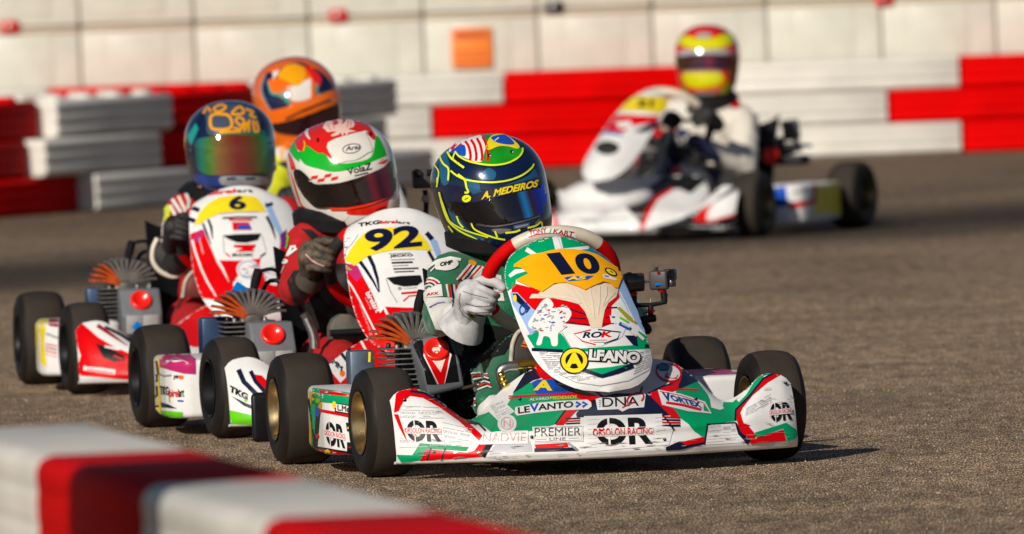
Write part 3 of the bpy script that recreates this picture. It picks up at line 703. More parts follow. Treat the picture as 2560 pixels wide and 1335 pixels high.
# ================================================================== kart 10
K10 = Frame(.1418, 0, .1946)
def grip10(a): return GRIPCREAM if (a < 42 or a > 322 or 200 < a < 238 or 110 < a < 150) else GRIPRED
k = kart_shapes('kart', K10, dict(grip=grip10, sr=.154, sc=(0, .27, .436), rim=GOLD, pod=WHITE, podx=-.012, psx=-.05, eng=dict(ex=-.20, fx=-.255, bw=.046, cyl=None, cap_m=CAPRED, box_m=GREYPL, box_top=None, tilt=R_(-11), yb=.58, zb=.170, zf=.275, s=1.02)))
p = k['nose']
def lines(p, quad, n, m=None, w=1.4, L=2, words=True):
    """rows of faint small print inside a four-sided field: tl, tr, br, bl"""
    (ax, ay), (bx, by), (cx, cy), (dx, dy) = quad; rnd = random.Random(n + int(ax))
    for i in range(n):
        t = (i + .5) / n; l = (ax + (dx - ax) * t, ay + (dy - ay) * t); r_ = (bx + (cx - bx) * t, by + (cy - by) * t); u = 0
        while u < .92:
            g = rnd.uniform(.25, .6); v = min(1, u + g)
            P = lambda q, e=0: (l[0] + (r_[0] - l[0]) * q, l[1] + (r_[1] - l[1]) * q + e)
            if words and rnd.random() < .5:
                w8 = u + (v - u) * .8; p.text('ORSOLON', P(u), P(w8), P(u, -6), m or PALE, L)
            else: p.line([P(u), P(v - .04)], w, m or PALE, L)
            u = v
# left horn
lines(p, [(1003, 1010), (1098, 1016), (1120, 1050), (1000, 1050)], 4); lines(p, [(1000, 1100), (1160, 1100), (1160, 1118), (1000, 1125)], 2); lines(p, [(1105, 1050), (1185, 1070), (1180, 1108), (1110, 1100)], 4)
p.poly([(985, 1032), (990, 985), (1012, 968), (1052, 966), (1052, 986), (1030, 986), (1008, 1005), (997, 1028)], RED, 1)
p.poly([(985, 1036), (996, 1036), (1020, 1108), (1000, 1072)], RED, 1)
p.poly([(1046, 966), (1095, 985), (1125, 1016), (1172, 1044), (1172, 1052), (1115, 1020), (1085, 998), (1046, 982)], GREEN, 1)
p.poly([(1070, 968), (1098, 980), (1112, 996), (1090, 992)], RED, 2)
p.line([(1026, 979), (1060, 984), (1100, 1006), (1140, 1034), (1172, 1052), (1190, 1062)], 6, NAVY, 3)
p.line([(1024, 986), (1058, 991), (1100, 1014), (1150, 1048), (1192, 1086), (1206, 1100)], [9, 9, 10, 12, 15, 15], RED, 2)
p.poly([(990, 1137), (1031, 1138), (1050, 1108), (1172, 1118), (1165, 1128), (1066, 1122), (1053, 1150), (1005, 1158)], GREEN, 1)
p.poly([(1066, 1123), (1168, 1132), (1186, 1127), (1202, 1106), (1237, 1106), (1207, 1141), (1050, 1152)], RED, 2)
for x in (1072, 1108): p.line([(x + 6, 1120), (x - 4, 1150)], 3.5, NAVY, 3)
p.line([(1229, 1104), (1206, 1140)], 14, BLACK, 3); p.poly([(1240, 1108), (1325, 1102), (1332, 1128), (1222, 1136)], PALE, 1)
def logo_or(p, q0, q1, q2, L=4, rows=True):
    """the OR mark with its red strap line; three corners"""
    p.text('OR', q0, q1, q2, BLACK, L, bold=.035)
    ux, uy, wx, wy = q1[0] - q0[0], q1[1] - q0[1], q2[0] - q0[0], q2[1] - q0[1]
    P = lambda a, b: (q0[0] + ux * a + wx * b, q0[1] + uy * a + wy * b)
    p.line([P(.23, -.03), P(.23, 1.03)], abs(ux) * .035, WHITE, L + 1); p.poly([P(-.02, .36), P(1.02, .36), P(1.02, .64), P(-.02, .64)], WHITE, L + 1)
    p.text('ORSOLON RACING', P(-.06, .40), P(1.0, .40), P(-.06, .62), RED, L + 2, bold=.01)
logo_or(p, (1020, 1103), (1104, 1105), (1016, 1051))
# hood, left half
p.poly([(1148, 1046), (1172, 1048), (1270, 1010), (1284, 984), (1305, 960), (1345, 956), (1402, 958), (1492, 990), (1440, 1030), (1392, 1060), (1330, 1078), (1228, 1080), (1206, 1064), (1180, 1060)], GREEN, 1)
p.poly([(1158, 1037), (1258, 1003), (1287, 1030), (1243, 1054), (1222, 1032), (1172, 1048)], WHITE, 2)
lines(p, [(1225, 1018), (1258, 1006), (1284, 1030), (1246, 1050)], 6, L=3)
p.line([(1166, 1049), (1200, 1046), (1222, 1032), (1244, 1054), (1226, 1080)], 3, GREEN, 3)
p.line([(1170, 1056), (1196, 1060), (1214, 1078)], 5, NAVY, 3)
p.poly([(1282, 984), (1325, 914), (1338, 922), (1352, 946), (1332, 952), (1300, 974)], NAVY, 2)
p.poly([(1322, 914), (1356, 908), (1386, 936), (1408, 954), (1362, 952), (1345, 940)], RED, 2)
p.line([(1272, 997), (1330, 990), (1420, 986), (1500, 1000)], [3, 5, 8, 5], RED, 3); p.line([(1272, 992), (1360, 989), (1420, 992)], 2.5, MAGENTA, 4)
p.poly([(1425, 976), (1500, 994), (1470, 1006), (1440, 996)], RED, 3)
p.poly([(1330, 957), (1345, 950), (1424, 949), (1436, 978), (1424, 985), (1342, 988), (1336, 976)], BLUE, 3)
p.text('A', (1334, 978), (1381, 979), (1338, 952), YELLOW, 5, bold=.04); p.text('S', (1384, 980), (1430, 978), (1388, 954), M('vinyl deep blue', (.006, .05, .2), .3), 5, bold=.05); p.line([(1395, 962), (1440, 968)], 2.5, YELLOW, 6)
p.text('ALVARO', (1324, 1004), (1372, 1001), (1325, 997), WHITE, 4, bold=.01); p.text('MEDEIROS', (1375, 1001), (1442, 998), (1376, 993), YELLOW, 4, bold=.01)
p.poly([(1289, 1020), (1345, 1009), (1400, 1004), (1468, 1001), (1478, 1008), (1479, 1018), (1470, 1025), (1400, 1028), (1340, 1034), (1293, 1041), (1287, 1034)], WHITE, 4)
p.text('LE', (1296, 1037), (1326, 1033), (1295, 1021), BLACK, 6, bold=.025); p.text('V', (1325, 1033), (1348, 1030), (1325, 1013), BLUE, 6, bold=.035); p.text('ANTO', (1346, 1029), (1433, 1021), (1346, 1013), BLACK, 6, bold=.025)
for x in (1440, 1456): p.line([(x, 1008), (x + 11, 1013), (x, 1020)], 6, BLUE, 6)
p.poly([(1390, 1064), (1418, 1024), (1446, 1022), (1408, 1064)], RED, 3)
p.line([(1388, 1062), (1414, 1026)], 3, NAVY, 4)
for i in range(3): p.line([(1414, 1049 + 6 * i), (1450, 1047 + 6 * i)], 3, (NAVY, RED, NAVY)[i], 4)
p.poly([(1440, 1036), (1450, 1022), (1490, 996), (1540, 984), (1618, 986), (1692, 1038), (1640, 1041), (1442, 1044)], NAVY, 2)
# stickers low on the left
p.oval((1268, 1061), 24, 23, WHITE, 4); p.ring((1268, 1061), 15, 15, 1.6, PINK, 6); p.text('N', (1259, 1069), (1277, 1069), (1259, 1053), PINK, 6)
p.poly([(1196, 1106), (1210, 1085), (1244, 1080), (1321, 1078), (1320, 1110), (1200, 1112)], WHITE, 4); p.text('NADVIE', (1208, 1105), (1314, 1103), (1209, 1085), PINK, 6, bold=-.008)
p.poly([(1331, 1069), (1457, 1065), (1458, 1104), (1335, 1108)], WHITE, 4)
p.line([(1334, 1072), (1454, 1068), (1454, 1101), (1338, 1105)], 1.4, GREY, 6, closed=True); p.text('PREMIER', (1337, 1090), (1452, 1087), (1337, 1073), M('vinyl dark grey', (.07, .07, .075), .35), 6)
p.text('LINE', (1374, 1102), (1414, 1101), (1374, 1094), _mats['vinyl dark grey'], 6); p.line([(1340, 1099), (1366, 1098)], 1.5, GREY, 6); p.line([(1422, 1097), (1448, 1096)], 1.5, GREY, 6)
p.poly([(1336, 1112), (1418, 1107), (1422, 1120), (1340, 1121)], RED, 3); p.poly([(1336, 1121), (1440, 1119), (1442, 1127), (1336, 1130)], NAVY, 3)
p.line([(1420, 1108), (1445, 1126)], 6, GREY, 3)
# centre OR
p.poly([(1460, 1042), (1655, 1036), (1682, 1074), (1672, 1112), (1464, 1130)], WHITE, 3)
lines(p, [(1470, 1046), (1500, 1044), (1492, 1124), (1468, 1126)], 7, L=4, words=False); lines(p, [(1638, 1042), (1655, 1040), (1676, 1108), (1640, 1112)], 7, L=4, words=False)
logo_or(p, (1492, 1115), (1632, 1111), (1488, 1048), 5)
p.poly([(1664, 1118), (1697, 1104), (1755, 1101), (1762, 1110), (1700, 1124), (1664, 1126)], NAVY, 3); p.poly([(1700, 1106), (1759, 1092), (1760, 1105), (1716, 1113)], RED, 4)
p.line([(1655, 1038), (1684, 1074)], 4, NAVY, 4)
for i in range(4): p.line([(1655, 1044 + 7 * i), (1700, 1046 + 6 * i)], 4, (RED, NAVY, RED, NAVY)[i], 4)
# hood, right half
p.poly([(1676, 1028), (1700, 946), (1738, 948), (1768, 986), (1780, 1012), (1812, 1020), (1838, 1020), (1848, 1052), (1768, 1062), (1762, 1098), (1735, 1078), (1720, 1060)], GREEN, 1)
p.poly([(1683, 890), (1712, 900), (1702, 950), (1693, 975), (1652, 992), (1622, 984), (1672, 964)], RED, 2)
p.poly([(1622, 988), (1648, 986), (1690, 1030), (1700, 1046), (1680, 1046)], RED, 3)
p.poly([(1709, 898), (1742, 925), (1756, 948), (1720, 964), (1692, 977), (1702, 940)], NAVY, 2); p.line([(1626, 984), (1700, 974), (1745, 976)], 4, RED, 3)
p.line([(1620, 985), (1660, 966), (1682, 960)], 4, NAVY, 3)
p.oval((1671, 933), 33, 23, RED, 4, ang=16); p.oval((1671, 933), 29, 19, WHITE, 5, ang=16); p.poly([(1640, 918), (1655, 911), (1673, 919), (1668, 929), (1650, 929)], TEAL, 7); p.line([(1640, 918), (1655, 911), (1673, 919), (1668, 929), (1650, 929)], 2.5, BLACK, 8, closed=True); p.poly([(1665, 934), (1695, 940), (1690, 950), (1660, 947)], RED, 6); p.oval((1680, 941), 12, 7, WHITE, 7)
p.poly([(1644, 976), (1700, 986), (1762, 1006), (1779, 1036), (1720, 1030), (1655, 1014)], WHITE, 4)
p.line([(1649, 981), (1700, 991), (1758, 1010), (1772, 1032)], 1.6, RED, 6)
p.text('V', (1660, 1004), (1681, 1007), (1652, 981), M('vinyl mid blue', (.01, .04, .22), .3), 6, bold=.05); p.text('ORTEX', (1680, 1004), (1756, 1024), (1672, 988), _mats['vinyl mid blue'], 6, bold=.05)
p.line([(1665, 1009), (1705, 1015), (1752, 1027)], 6, RED, 6); p.poly([(1758, 1012), (1772, 1032), (1758, 1029)], GREEN, 7)
p.poly([(1489, 1000), (1500, 996), (1572, 993), (1600, 982), (1614, 988), (1610, 1020), (1572, 1023), (1556, 1031), (1545, 1025), (1494, 1027)], WHITE, 4)
p.text('DNA', (1506, 1020), (1597, 1017), (1505, 997), BLACK, 6, bold=.005); p.ring((1588, 1000), 22, 13, 4, RED, 7, ang=-25, a0=170, a1=420); p.line([(1555, 1022), (1585, 1008)], 3, RED, 7)
for i in range(4): p.line([(1497, 1004 + 5 * i), (1502, 1004 + 5 * i)], 2, GREY, 6)
p.line([(1472, 965), (1515, 1000)], 4, NAVY, 3); p.line([(1600, 984), (1606, 968)], 4, NAVY, 3)
p.poly([(1768, 1063), (1840, 1058), (1862, 1106), (1760, 1112)], WHITE, 2); lines(p, [(1772, 1066), (1836, 1062), (1852, 1104), (1766, 1110)], 6, L=3)
p.line([(1838, 1058), (1848, 1084), (1872, 1106)], [4, 9, 14], NAVY, 4); p.line([(1766, 1062), (1838, 1058)], 3, NAVY, 4); p.line([(1768, 1060), (1760, 1112)], 4, NAVY, 4)
p.poly([(1772, 984), (1790, 998), (1810, 1022), (1800, 1026), (1778, 1020)], WHITE, 2)
# right horn
p.poly([(1928, 922), (1955, 928), (1910, 940), (1876, 990), (1842, 1024), (1806, 1022), (1808, 1006), (1832, 1006), (1858, 984), (1905, 934)], GREEN, 1)
p.poly([(1842, 1000), (1860, 975), (1878, 950), (1884, 958), (1866, 988), (1848, 1006)], WHITE, 2)
p.poly([(1882, 938), (1900, 930), (1905, 940), (1886, 950)], RED, 2)
p.line([(1948, 926), (1908, 948), (1874, 992), (1840, 1026), (1838, 1052)], 5, NAVY, 3)
p.poly([(1944, 922), (1974, 920), (1990, 960), (1984, 962), (1972, 942), (1950, 938), (1919, 957), (1882, 989), (1858, 1019), (1851, 1032), (1858, 1058), (1876, 1064), (1846, 1072), (1838, 1030), (1874, 990), (1910, 950)], RED, 2)
lines(p, [(1866, 1020), (1930, 985), (1930, 1010), (1862, 1045)], 5)
p.poly([(1844, 1074), (1871, 1066), (1889, 1088), (1882, 1106), (1862, 1108)], RED, 3); p.poly([(1886, 1082), (1965, 1057), (1995, 1078), (1990, 1096), (1967, 1103), (1957, 1071), (1890, 1094)], GREEN, 2); p.poly([(1892, 1094), (1957, 1074), (1964, 1102), (1874, 1110)], RED, 3)
logo_or(p, (1926, 1056), (1979, 1050), (1923, 1010), 4)
p.line([(1975, 990), (1985, 1000)], 4, PALE, 3)

# bolts and rubber scuffs
for q in ((1012, 1002), (1085, 1130), (1330, 1092), (1660, 1100), (1866, 1096), (1962, 960), (1300, 1000), (1738, 1000)): p.oval(q, 4, 3.6, BLACK, 8); p.oval((q[0] - 1, q[1] - 1), 1.5, 1.3, GREY, 9)
rnd = random.Random(11); SCUFF = M('rubber scuff', (.22, .205, .19), .7)
for i in range(60):
    x = rnd.uniform(1005, 1980); yb = 1160 - (x - 1010) * .0585 - rnd.uniform(0, 26) ** 1.0; w = rnd.uniform(6, 34)
    p.line([(x, yb), (x + w * .5, yb - rnd.uniform(-1, 2)), (x + w, yb - .06 * w)], [.4, rnd.uniform(.8, 2.2), .3], SCUFF, 10)
for i in range(26):
    x = rnd.uniform(1000, 1110) if i % 2 else rnd.uniform(1890, 1980); y = rnd.uniform(990, 1120) if i % 2 else rnd.uniform(950, 1070); p.line([(x, y), (x + rnd.uniform(4, 22), y + rnd.uniform(-4, 4))], rnd.uniform(.6, 1.4), SCUFF, 10)
# ---- front panel
p = k['panel']
p.poly([(1240, 745), (1240, 690), (1255, 660), (1280, 630), (1300, 610), (1330, 590), (1400, 570), (1460, 575), (1500, 600), (1530, 640), (1545, 680), (1400, 700), (1290, 700), (1288, 716), (1270, 728)], GREEN, 1)
p.poly([(1440, 628), (1480, 640), (1530, 668), (1520, 640), (1490, 612), (1466, 616)], TEAL, 2)
p.line([(1316, 624), (1342, 640), (1404, 627), (1470, 620), (1472, 610)], [12, 10, 8, 8, 10], WHITE, 3); p.line([(1390, 592), (1399, 628)], 20, WHITE, 3); p.line([(1394, 592), (1406, 628)], 2, PALE, 4)
p.line([(1274, 692), (1290, 680), (1316, 676)], [8, 12, 6], WHITE, 3)
# red field, navy and white details below the number plate
p.poly(Z3((440, 560), (600, 600), (690, 640), (1310, 600), (1330, 680), (1262, 752), (1256, 920), (1180, 930), (890, 900), (770, 870), (640, 800), (540, 720), (430, 640)), RED, 1)
for a in ([(905, 775), (1060, 830)], [(890, 850), (1050, 860)], [(890, 885), (1090, 915)], [(1220, 770), (1310, 765)], [(1215, 850), (1290, 845)], [(1190, 905), (1280, 900)]): p.line(Z3(*a), 3.2, NAVY, 2)
p.poly(Z3((420, 640), (480, 640), (600, 770), (640, 800), (690, 920), (590, 1000), (520, 860), (440, 740)), SKY, 2); p.poly(Z3((440, 650), (480, 650), (590, 770), (570, 800), (480, 720)), NAVY, 3)
p.text('CB', Z3((505, 845))[0], Z3((580, 800))[0], Z3((490, 760))[0], M('vinyl mid blue', (.01, .04, .22), .3), 4, bold=.03); p.oval(Z3((462, 690))[0], 4, 9, YELLOW, 4)
# cream air scoop
sc = Z3((580, 690), (600, 655), (650, 655), (740, 590), (850, 560), (1100, 590), (1240, 565), (1320, 610), (1300, 680), (1235, 730), (1205, 790), (1190, 870), (1180, 935), (1090, 940), (1070, 870), (1040, 800), (990, 740), (900, 715), (780, 690), (660, 690))
SCOOP = M('scoop plastic', (.72, .58, .42), .5, 0, .05, .1, 18); p.poly(sc, SCOOP, 4)
for q in ((640, 668, 900, 690, 1010, 740), (860, 590, 940, 660, 1040, 780), (960, 610, 1020, 690, 1085, 830), (1080, 610, 1100, 720, 1120, 860), (1160, 590, 1160, 700, 1150, 830), (1220, 590, 1215, 660, 1185, 760), (1290, 640, 1240, 690, 1195, 760)):
    p.line(Z3(q[:2], q[2:4], q[4:]), [4, 5, 2.5], CREAM, 7)
# plain white stickers at the left (drawn figures left out)
p.poly(rounded(Z3((610, 830), (680, 720), (740, 690), (780, 740), (775, 775), (840, 765), (900, 770), (930, 820), (900, 880), (860, 900), (890, 920), (850, 960), (820, 990), (815, 1080), (770, 1085), (750, 1020), (700, 1010), (680, 1075), (640, 1075), (660, 1000), (650, 960), (590, 940), (570, 900)), True), WHITE, 4)
rnd = random.Random(4)
for i in range(70):
    a = rnd.uniform(600, 890); b = 740 + rnd.uniform(0, 230)
    if 880 - .75 * (a - 600) > b + 50 or (a > 760 and b > 930): continue
    p.oval(Z3((a, b))[0], rnd.uniform(1.5, 6), rnd.uniform(.8, 2.6), rnd.choice((PALE, PALE, GREY, BLUE, RED)), 6 + i % 5, ang=rnd.uniform(-60, 20), n=10)
# green lower band, navy chevrons
p.poly(Z3((560, 1000), (690, 920), (760, 990), (840, 980), (960, 1110), (1440, 1080), (1490, 960), (1640, 1060), (1650, 1090), (1550, 1110), (860, 1140), (630, 1115)), GREEN, 1)
p.line(Z3((600, 1115), (860, 1128)), 8, NAVY, 2); p.line(Z3((1540, 1088), (1640, 1090)), 9, NAVY, 2)
p.poly(Z3((850, 980), (880, 970), (970, 1105), (930, 1112)), WHITE, 2); p.line(Z3((852, 975), (935, 1112)), 2, GREY, 3)
p.poly(Z3((870, 950), (1090, 930), (1180, 935), (1260, 905), (1390, 920), (1350, 1010), (1180, 1090), (1060, 1090), (940, 1020)), WHITE, 2)
p.poly(Z3((930, 985), (1130, 940), (1345, 965), (1335, 1020), (1190, 1085), (1050, 1080)), WHITE, 3)
p.line(Z3((1090, 955), (950, 990), (1020, 1050), (1130, 1080)), 3, RED, 5); p.line(Z3((1150, 952), (1335, 975), (1310, 1030), (1200, 1070)), 3, NAVY, 5)
p.text('RO', Z3((1020, 1025))[0], Z3((1170, 1020))[0], Z3((1040, 975))[0], NAVY, 6, bold=.03); p.text('K', Z3((1175, 1020))[0], Z3((1265, 1015))[0], Z3((1190, 970))[0], RED, 6, bold=.03); p.line(Z3((1080, 1045), (1220, 1042)), 3, PINK, 6); p.line(Z3((1110, 1062), (1200, 1060)), 1.6, GREY, 6)
lines(p, Z3((655, 1140), (845, 1140), (845, 1290), (740, 1290)), 9, GREY, L=2); lines(p, Z3((1500, 1130), (1620, 1110), (1630, 1240), (1440, 1330)), 9, GREY, L=2); lines(p, Z3((760, 1300), (860, 1310), (1400, 1320), (1000, 1390)), 5, GREY, L=2)
# number plate, a separate film with torn-looking points
p.poly(Z3((460, 415), (520, 372), (600, 330), (680, 320), (750, 300), (830, 285), (950, 288), (1060, 308), (1140, 335), (1230, 395), (1290, 432), (1360, 482), (1335, 540), (1310, 612), (1280, 608), (1240, 572), (1190, 558), (1110, 592), (1040, 628), (960, 592), (880, 566), (790, 572), (690, 642), (590, 600), (470, 545), (575, 490), (520, 445), (455, 435)), AMBER, 12)
p.text('1', Z3((845, 506))[0], Z3((958, 494))[0], Z3((718, 328))[0], NAVY, 14, bold=.045); p.text('0', Z3((995, 500))[0], Z3((1180, 497))[0], Z3((930, 327))[0], NAVY, 14, bold=.045)
p.poly(Z3((865, 530), (900, 520), (1110, 512), (1060, 545), (905, 560)), BLUE, 14); p.text('AS', Z3((890, 552))[0], Z3((1040, 545))[0], Z3((900, 522))[0], YELLOW, 15, bold=.04)
p.oval(Z3((1248, 482))[0], 17, 8, BLACK, 14, ang=30); p.oval(Z3((1248, 482))[0], 13, 5, YELLOW, 15, ang=30); p.line(Z3((1240, 475), (1262, 490)), 2, BLACK, 16); p.poly(Z3((1180, 505), (1215, 500), (1300, 545), (1290, 552), (1195, 530)), WHITE, 14); p.line(Z3((1195, 515), (1230, 520)), 3, BLUE, 15)
# right edge: reflective film strips and small logos
p.poly(Z3((1335, 545), (1360, 540), (1440, 720), (1530, 900), (1620, 1040), (1600, 1060), (1500, 940), (1400, 800), (1320, 650)), SKY, 3)
p.line(Z3((1318, 770), (1400, 850), (1470, 900)), [8, 11, 5], M('vinyl olive', (.35, .33, .02), .35), 4); p.line(Z3((1330, 850), (1400, 890)), 5, LIME, 4); p.line(Z3((1325, 900), (1420, 950)), 9, BLUE, 4); p.line(Z3((1345, 905), (1410, 935)), 2, WHITE, 5)
p.poly(Z3((1245, 830), (1265, 850), (1300, 900), (1290, 905), (1255, 880)), WHITE, 4); p.poly(Z3((1370, 1000), (1470, 1000), (1480, 1090), (1440, 1080)), NAVY, 3); p.line(Z3((1400, 960), (1470, 1005)), 5, CREAM, 4); p.line(Z3((1470, 980), (1530, 1035)), 7, WHITE, 4)
p.line(Z3((1330, 640), (1450, 880)), 3, WHITE, 5)
# large maker's logo near the foot of the panel
c0 = Z3((955, 1212))[0]; p.oval(c0, 36, 33, BLACK, 5); p.oval(c0, 32, 29.5, YELLOW, 6); p.oval(c0, 22, 20, BLACK, 7)
p.text('A', Z3((880, 1270))[0], Z3((1030, 1268))[0], Z3((880, 1150))[0], YELLOW, 8, bold=.06)
p.text('LFANO', Z3((1072, 1212))[0], Z3((1492, 1236))[0], Z3((1080, 1118))[0], WHITE, 7, bold=.05, outline=BLACK, ow=.075)
p.poly(Z3((1050, 1278), (1250, 1262), (1445, 1232), (1430, 1262), (1185, 1328)), GREEN, 3); p.line(Z3((930, 1282), (1040, 1290), (1185, 1338), (1310, 1300), (1440, 1250)), [8, 9, 9, 12, 12], NAVY, 4)
p.line([(1398, 936), (1440, 956), (1500, 964), (1570, 952), (1622, 925), (1640, 890)], 1.6, GREY, 2)

# ---- steering wheel lettering
p = k['steer']
p.poly(Z3((560, 150), (620, 128), (740, 105), (860, 118), (965, 148), (968, 185), (850, 160), (740, 148), (640, 165), (565, 195)), WHITE, 1)
p.text('TONY', Z3((580, 165))[0], Z3((725, 140))[0], Z3((575, 125))[0], M('vinyl maroon', (.33, .012, .012), .35), 3, bold=.02); p.text('KART', Z3((775, 142))[0], Z3((940, 168))[0], Z3((785, 108))[0], _mats['vinyl maroon'], 3, bold=.02); p.line(Z3((745, 150), (760, 108)), 2, GREEN, 3)
p.line(Z3((570, 178), (640, 155), (740, 142), (850, 152), (950, 178)), 1.6, RED, 3)

# ---- right side pod (left in the picture)
p = k['podR']
p.poly([(715, 960), (800, 985), (806, 1010), (776, 1175), (715, 1175)], AMBER, 1); p.line([(772, 995), (784, 1080), (790, 1160)], 5, BLACK, 2)
p.poly([(782, 970), (900, 985), (900, 1015), (800, 1005), (785, 1060), (778, 1000)], GREEN, 1); p.poly([(776, 1010), (790, 1010), (788, 1090), (780, 1120)], GREEN, 2)
p.poly([(800, 976), (895, 988), (895, 994), (800, 984)], RED, 2)
p.line([(796, 1035), (790, 1120), (800, 1150)], [10, 8, 6], BLACK, 3); p.oval((797, 1002), 6, 6, LIME, 4); p.oval((796, 1030), 6, 12, BLUE, 4); p.oval((795, 1090), 4, 6, RED, 4)
p.poly([(800, 1022), (905, 1040), (905, 1050), (803, 1030)], RED, 2); p.poly([(838, 1006), (905, 1018), (905, 1042), (838, 1030)], BLACK, 3); p.poly([(841, 1009), (905, 1021), (905, 1039), (841, 1027)], WHITE, 4); p.text('L.Medeiros', (845, 1026), (912, 1038), (845, 1011), BLACK, 5, bold=.03); p.oval((837, 1012), 5, 9, YELLOW, 6)
logo_or(p, (818, 1112), (864, 1122), (814, 1052), 4)
p.poly([(865, 1056), (905, 1062), (905, 1084), (868, 1078)], NAVY, 3); p.text('A', (868, 1072), (885, 1075), (868, 1056), YELLOW, 5, bold=.05); p.poly([(868, 1105), (905, 1110), (905, 1132), (868, 1128)], BLACK, 3); p.line([(872, 1118), (900, 1120)], 2, RED, 4)
p.poly([(782, 1118), (905, 1138), (905, 1175), (785, 1175)], RED, 1); p.line([(782, 1116), (905, 1136)], 4, BLACK, 2); p.oval((820, 1137), 8, 14, YELLOW, 3); p.text('A', (815, 1146), (826, 1147), (815, 1129), BLACK, 4, bold=.03); p.text('LFANO', (828, 1150), (856, 1154), (828, 1136), WHITE, 4, bold=.04); p.poly([(778, 1128), (790, 1130), (792, 1160), (782, 1158)], PINK, 3)
p = k['podL']
p.poly([(1715, 925), (1850, 920), (1850, 935), (1720, 940)], MAGENTA, 1)

# ---- engine decals
bx = k['eng'][3]; bx._bvh = None
bx.poly(ZA((150, 690), (185, 685), (180, 740), (200, 870), (290, 1085), (215, 1085), (190, 960), (110, 780), (90, 700)), BLACK, 1)
bx.poly(ZA((320, 685), (370, 685), (440, 860), (470, 1060), (355, 1075), (405, 870), (350, 780)), BLACK, 1)
bx.poly(ZA((195, 780), (345, 770), (410, 850), (355, 1075), (300, 1080), (185, 860)), WHITE, 2)
bx.poly(ZA((205, 790), (340, 780), (395, 850), (350, 1075), (305, 1080), (200, 865)), RED, 3); bx.poly(ZA((222, 795), (335, 790), (372, 850), (322, 985), (230, 860)), CREAM, 4)
bx.text('ROK', ZA((235, 850))[0], ZA((352, 843))[0], ZA((240, 822))[0], M('vinyl maroon', (.33, .012, .012), .35), 5, bold=.04)
# ---- small extra parts
g = Part('guard_panel', K10); c = K10.L(902, 945, .74); g.box(c, (.062, .06, .135), SLATE, .008); g.text('14', (920, 905), (950, 907), (921, 880), YELLOW, 2, bold=.03); k['extra'].append(g)
g = Part('leg_shield', K10); fr = K10
def plate(g, pts, y, m, th=.02, edge=None, r=.0055):
    q = [g.fr.L(a, b, y) for a, b in pts]; g.prism([(v.x, v.z) for v in q], 'y', y, y + th, m, .004, 2)
    if edge: g.tube(spline([g.fr.L(a, b, y) for a, b in edge], len(edge) * 5), r, M('worn cream piping', (.45, .40, .32), .6, 0, 0, .3, 60), n=10)
plate(g, ZA((960, 640), (1010, 640), (1140, 900), (1120, 925), (880, 930), (880, 800)), .02, M('dark weave', (.035, .03, .026), .6, 0, 0, .25, 120), edge=ZA((985, 640), (930, 680), (895, 760), (885, 850), (880, 930)))
g._bvh = None; g.poly(ZA((985, 725), (1040, 755), (1030, 770), (970, 760)), ORANGE, 1); g.line(ZA((960, 775), (1035, 790)), 3, ORANGE, 1); k['extra'].append(g)
g = Part('brake_pedal', K10)
g.tube([K10.L(*q, .0) for q in ZA((1120, 915), (1020, 920), (930, 935))], .011, BRASS, n=12)
g.tube(spline([K10.L(*q, -.01) for q in ZA((930, 935), (850, 945), (800, 975), (800, 1040), (830, 1120), (800, 1215))], 30), .0125, STEEL, n=12)
for q in ZA((805, 1010), (815, 1050), (835, 1090)): g.ball(K10.L(*q, -.022), .0095, BRASS, 12)
k['extra'].append(g)
root10 = thing('racing_kart', K10, 'leading racing kart number 10, white green and red with gold rims', 'racing kart', 'racing karts')
kart_build(root10, k)

# ---- driver of kart 10
SUITG = M('green suit fabric', (.002, .125, .052), .55, 0, 0, .2, 30, .25, 260, sheen=.2); SUITW = M('white suit fabric', (.68, .66, .62), .7, 0, 0, .12, 25, .2, 300)
GLW = M('white glove fabric', (.50, .49, .50), .8, 0, 0, .3, 35, .1, 160, spec=.2)
SEAT_OFF = (0, .82, .07)
J = K10.L
b10 = body_part(K10, SUITG, (J(1128, 690, .70), (.15, .70, .47)), (J(1098, 800, .52), (.24, .52, .34)), (J(1168, 790, .31), (.165, .38, .35)), (-.03, .74, .545), (-.02, .76, .40), (0, .82, .17), (J(1300, 885, .26), (.15, .30, .22)), (J(1216, 1010, .03), (.20, .02, .13)), .9)
p = b10
p.poly(ZA((150, 310), (210, 300), (330, 295), (340, 390), (190, 400), (150, 420)), SUITW, 1); p.poly(ZA((560, 330), (640, 300), (700, 330), (700, 460), (560, 460)), SUITW, 1); p.poly(ZA((190, 400), (410, 400), (420, 470), (380, 600), (390, 660), (290, 640), (240, 520)), SUITW, 1)
p.poly(ZA((330, 300), (470, 290), (480, 400), (345, 395)), SUITG, 2)
for i, m in enumerate((SUITW, RED, NAVY, SUITW, RED, SUITW)): p.line(ZA((368 + 18 * i, 298), (382 + 18 * i, 398)), 4.2, m, 3)
for i, m in enumerate((SUITW, RED, SUITW, NAVY, SUITW, RED, SUITW)):
    a = 20 * i - 10; p.line(ZA((455 + a, 260 - i * 2), (560 + a * .9, 130 + i * 4)), 5, m, 2)
p.poly(ZA((600, 140), (660, 150), (620, 280), (560, 320), (580, 240)), SUITW, 1)
for rr, m in ((30, SUITW), (25, RED), (20, SUITW), (16, NAVY), (11, SUITW), (7, SUITG)): p.ring(ZA((235, 330))[0], rr, rr * .9, 4.5, m, 3, a0=180, a1=330, n=16)
p.line(ZA((205, 175), (300, 110), (400, 85), (480, 100)), 7, SUITW, 2); p.line(ZA((250, 190), (330, 110), (470, 100)), 3, SUITW, 2)
p.oval(ZA((372, 140))[0], 28, 15, SUITW, 3, ang=-8); p.text('OMP', ZA((320, 160))[0], ZA((415, 140))[0], ZA((325, 125))[0], BLACK, 5, bold=.05)
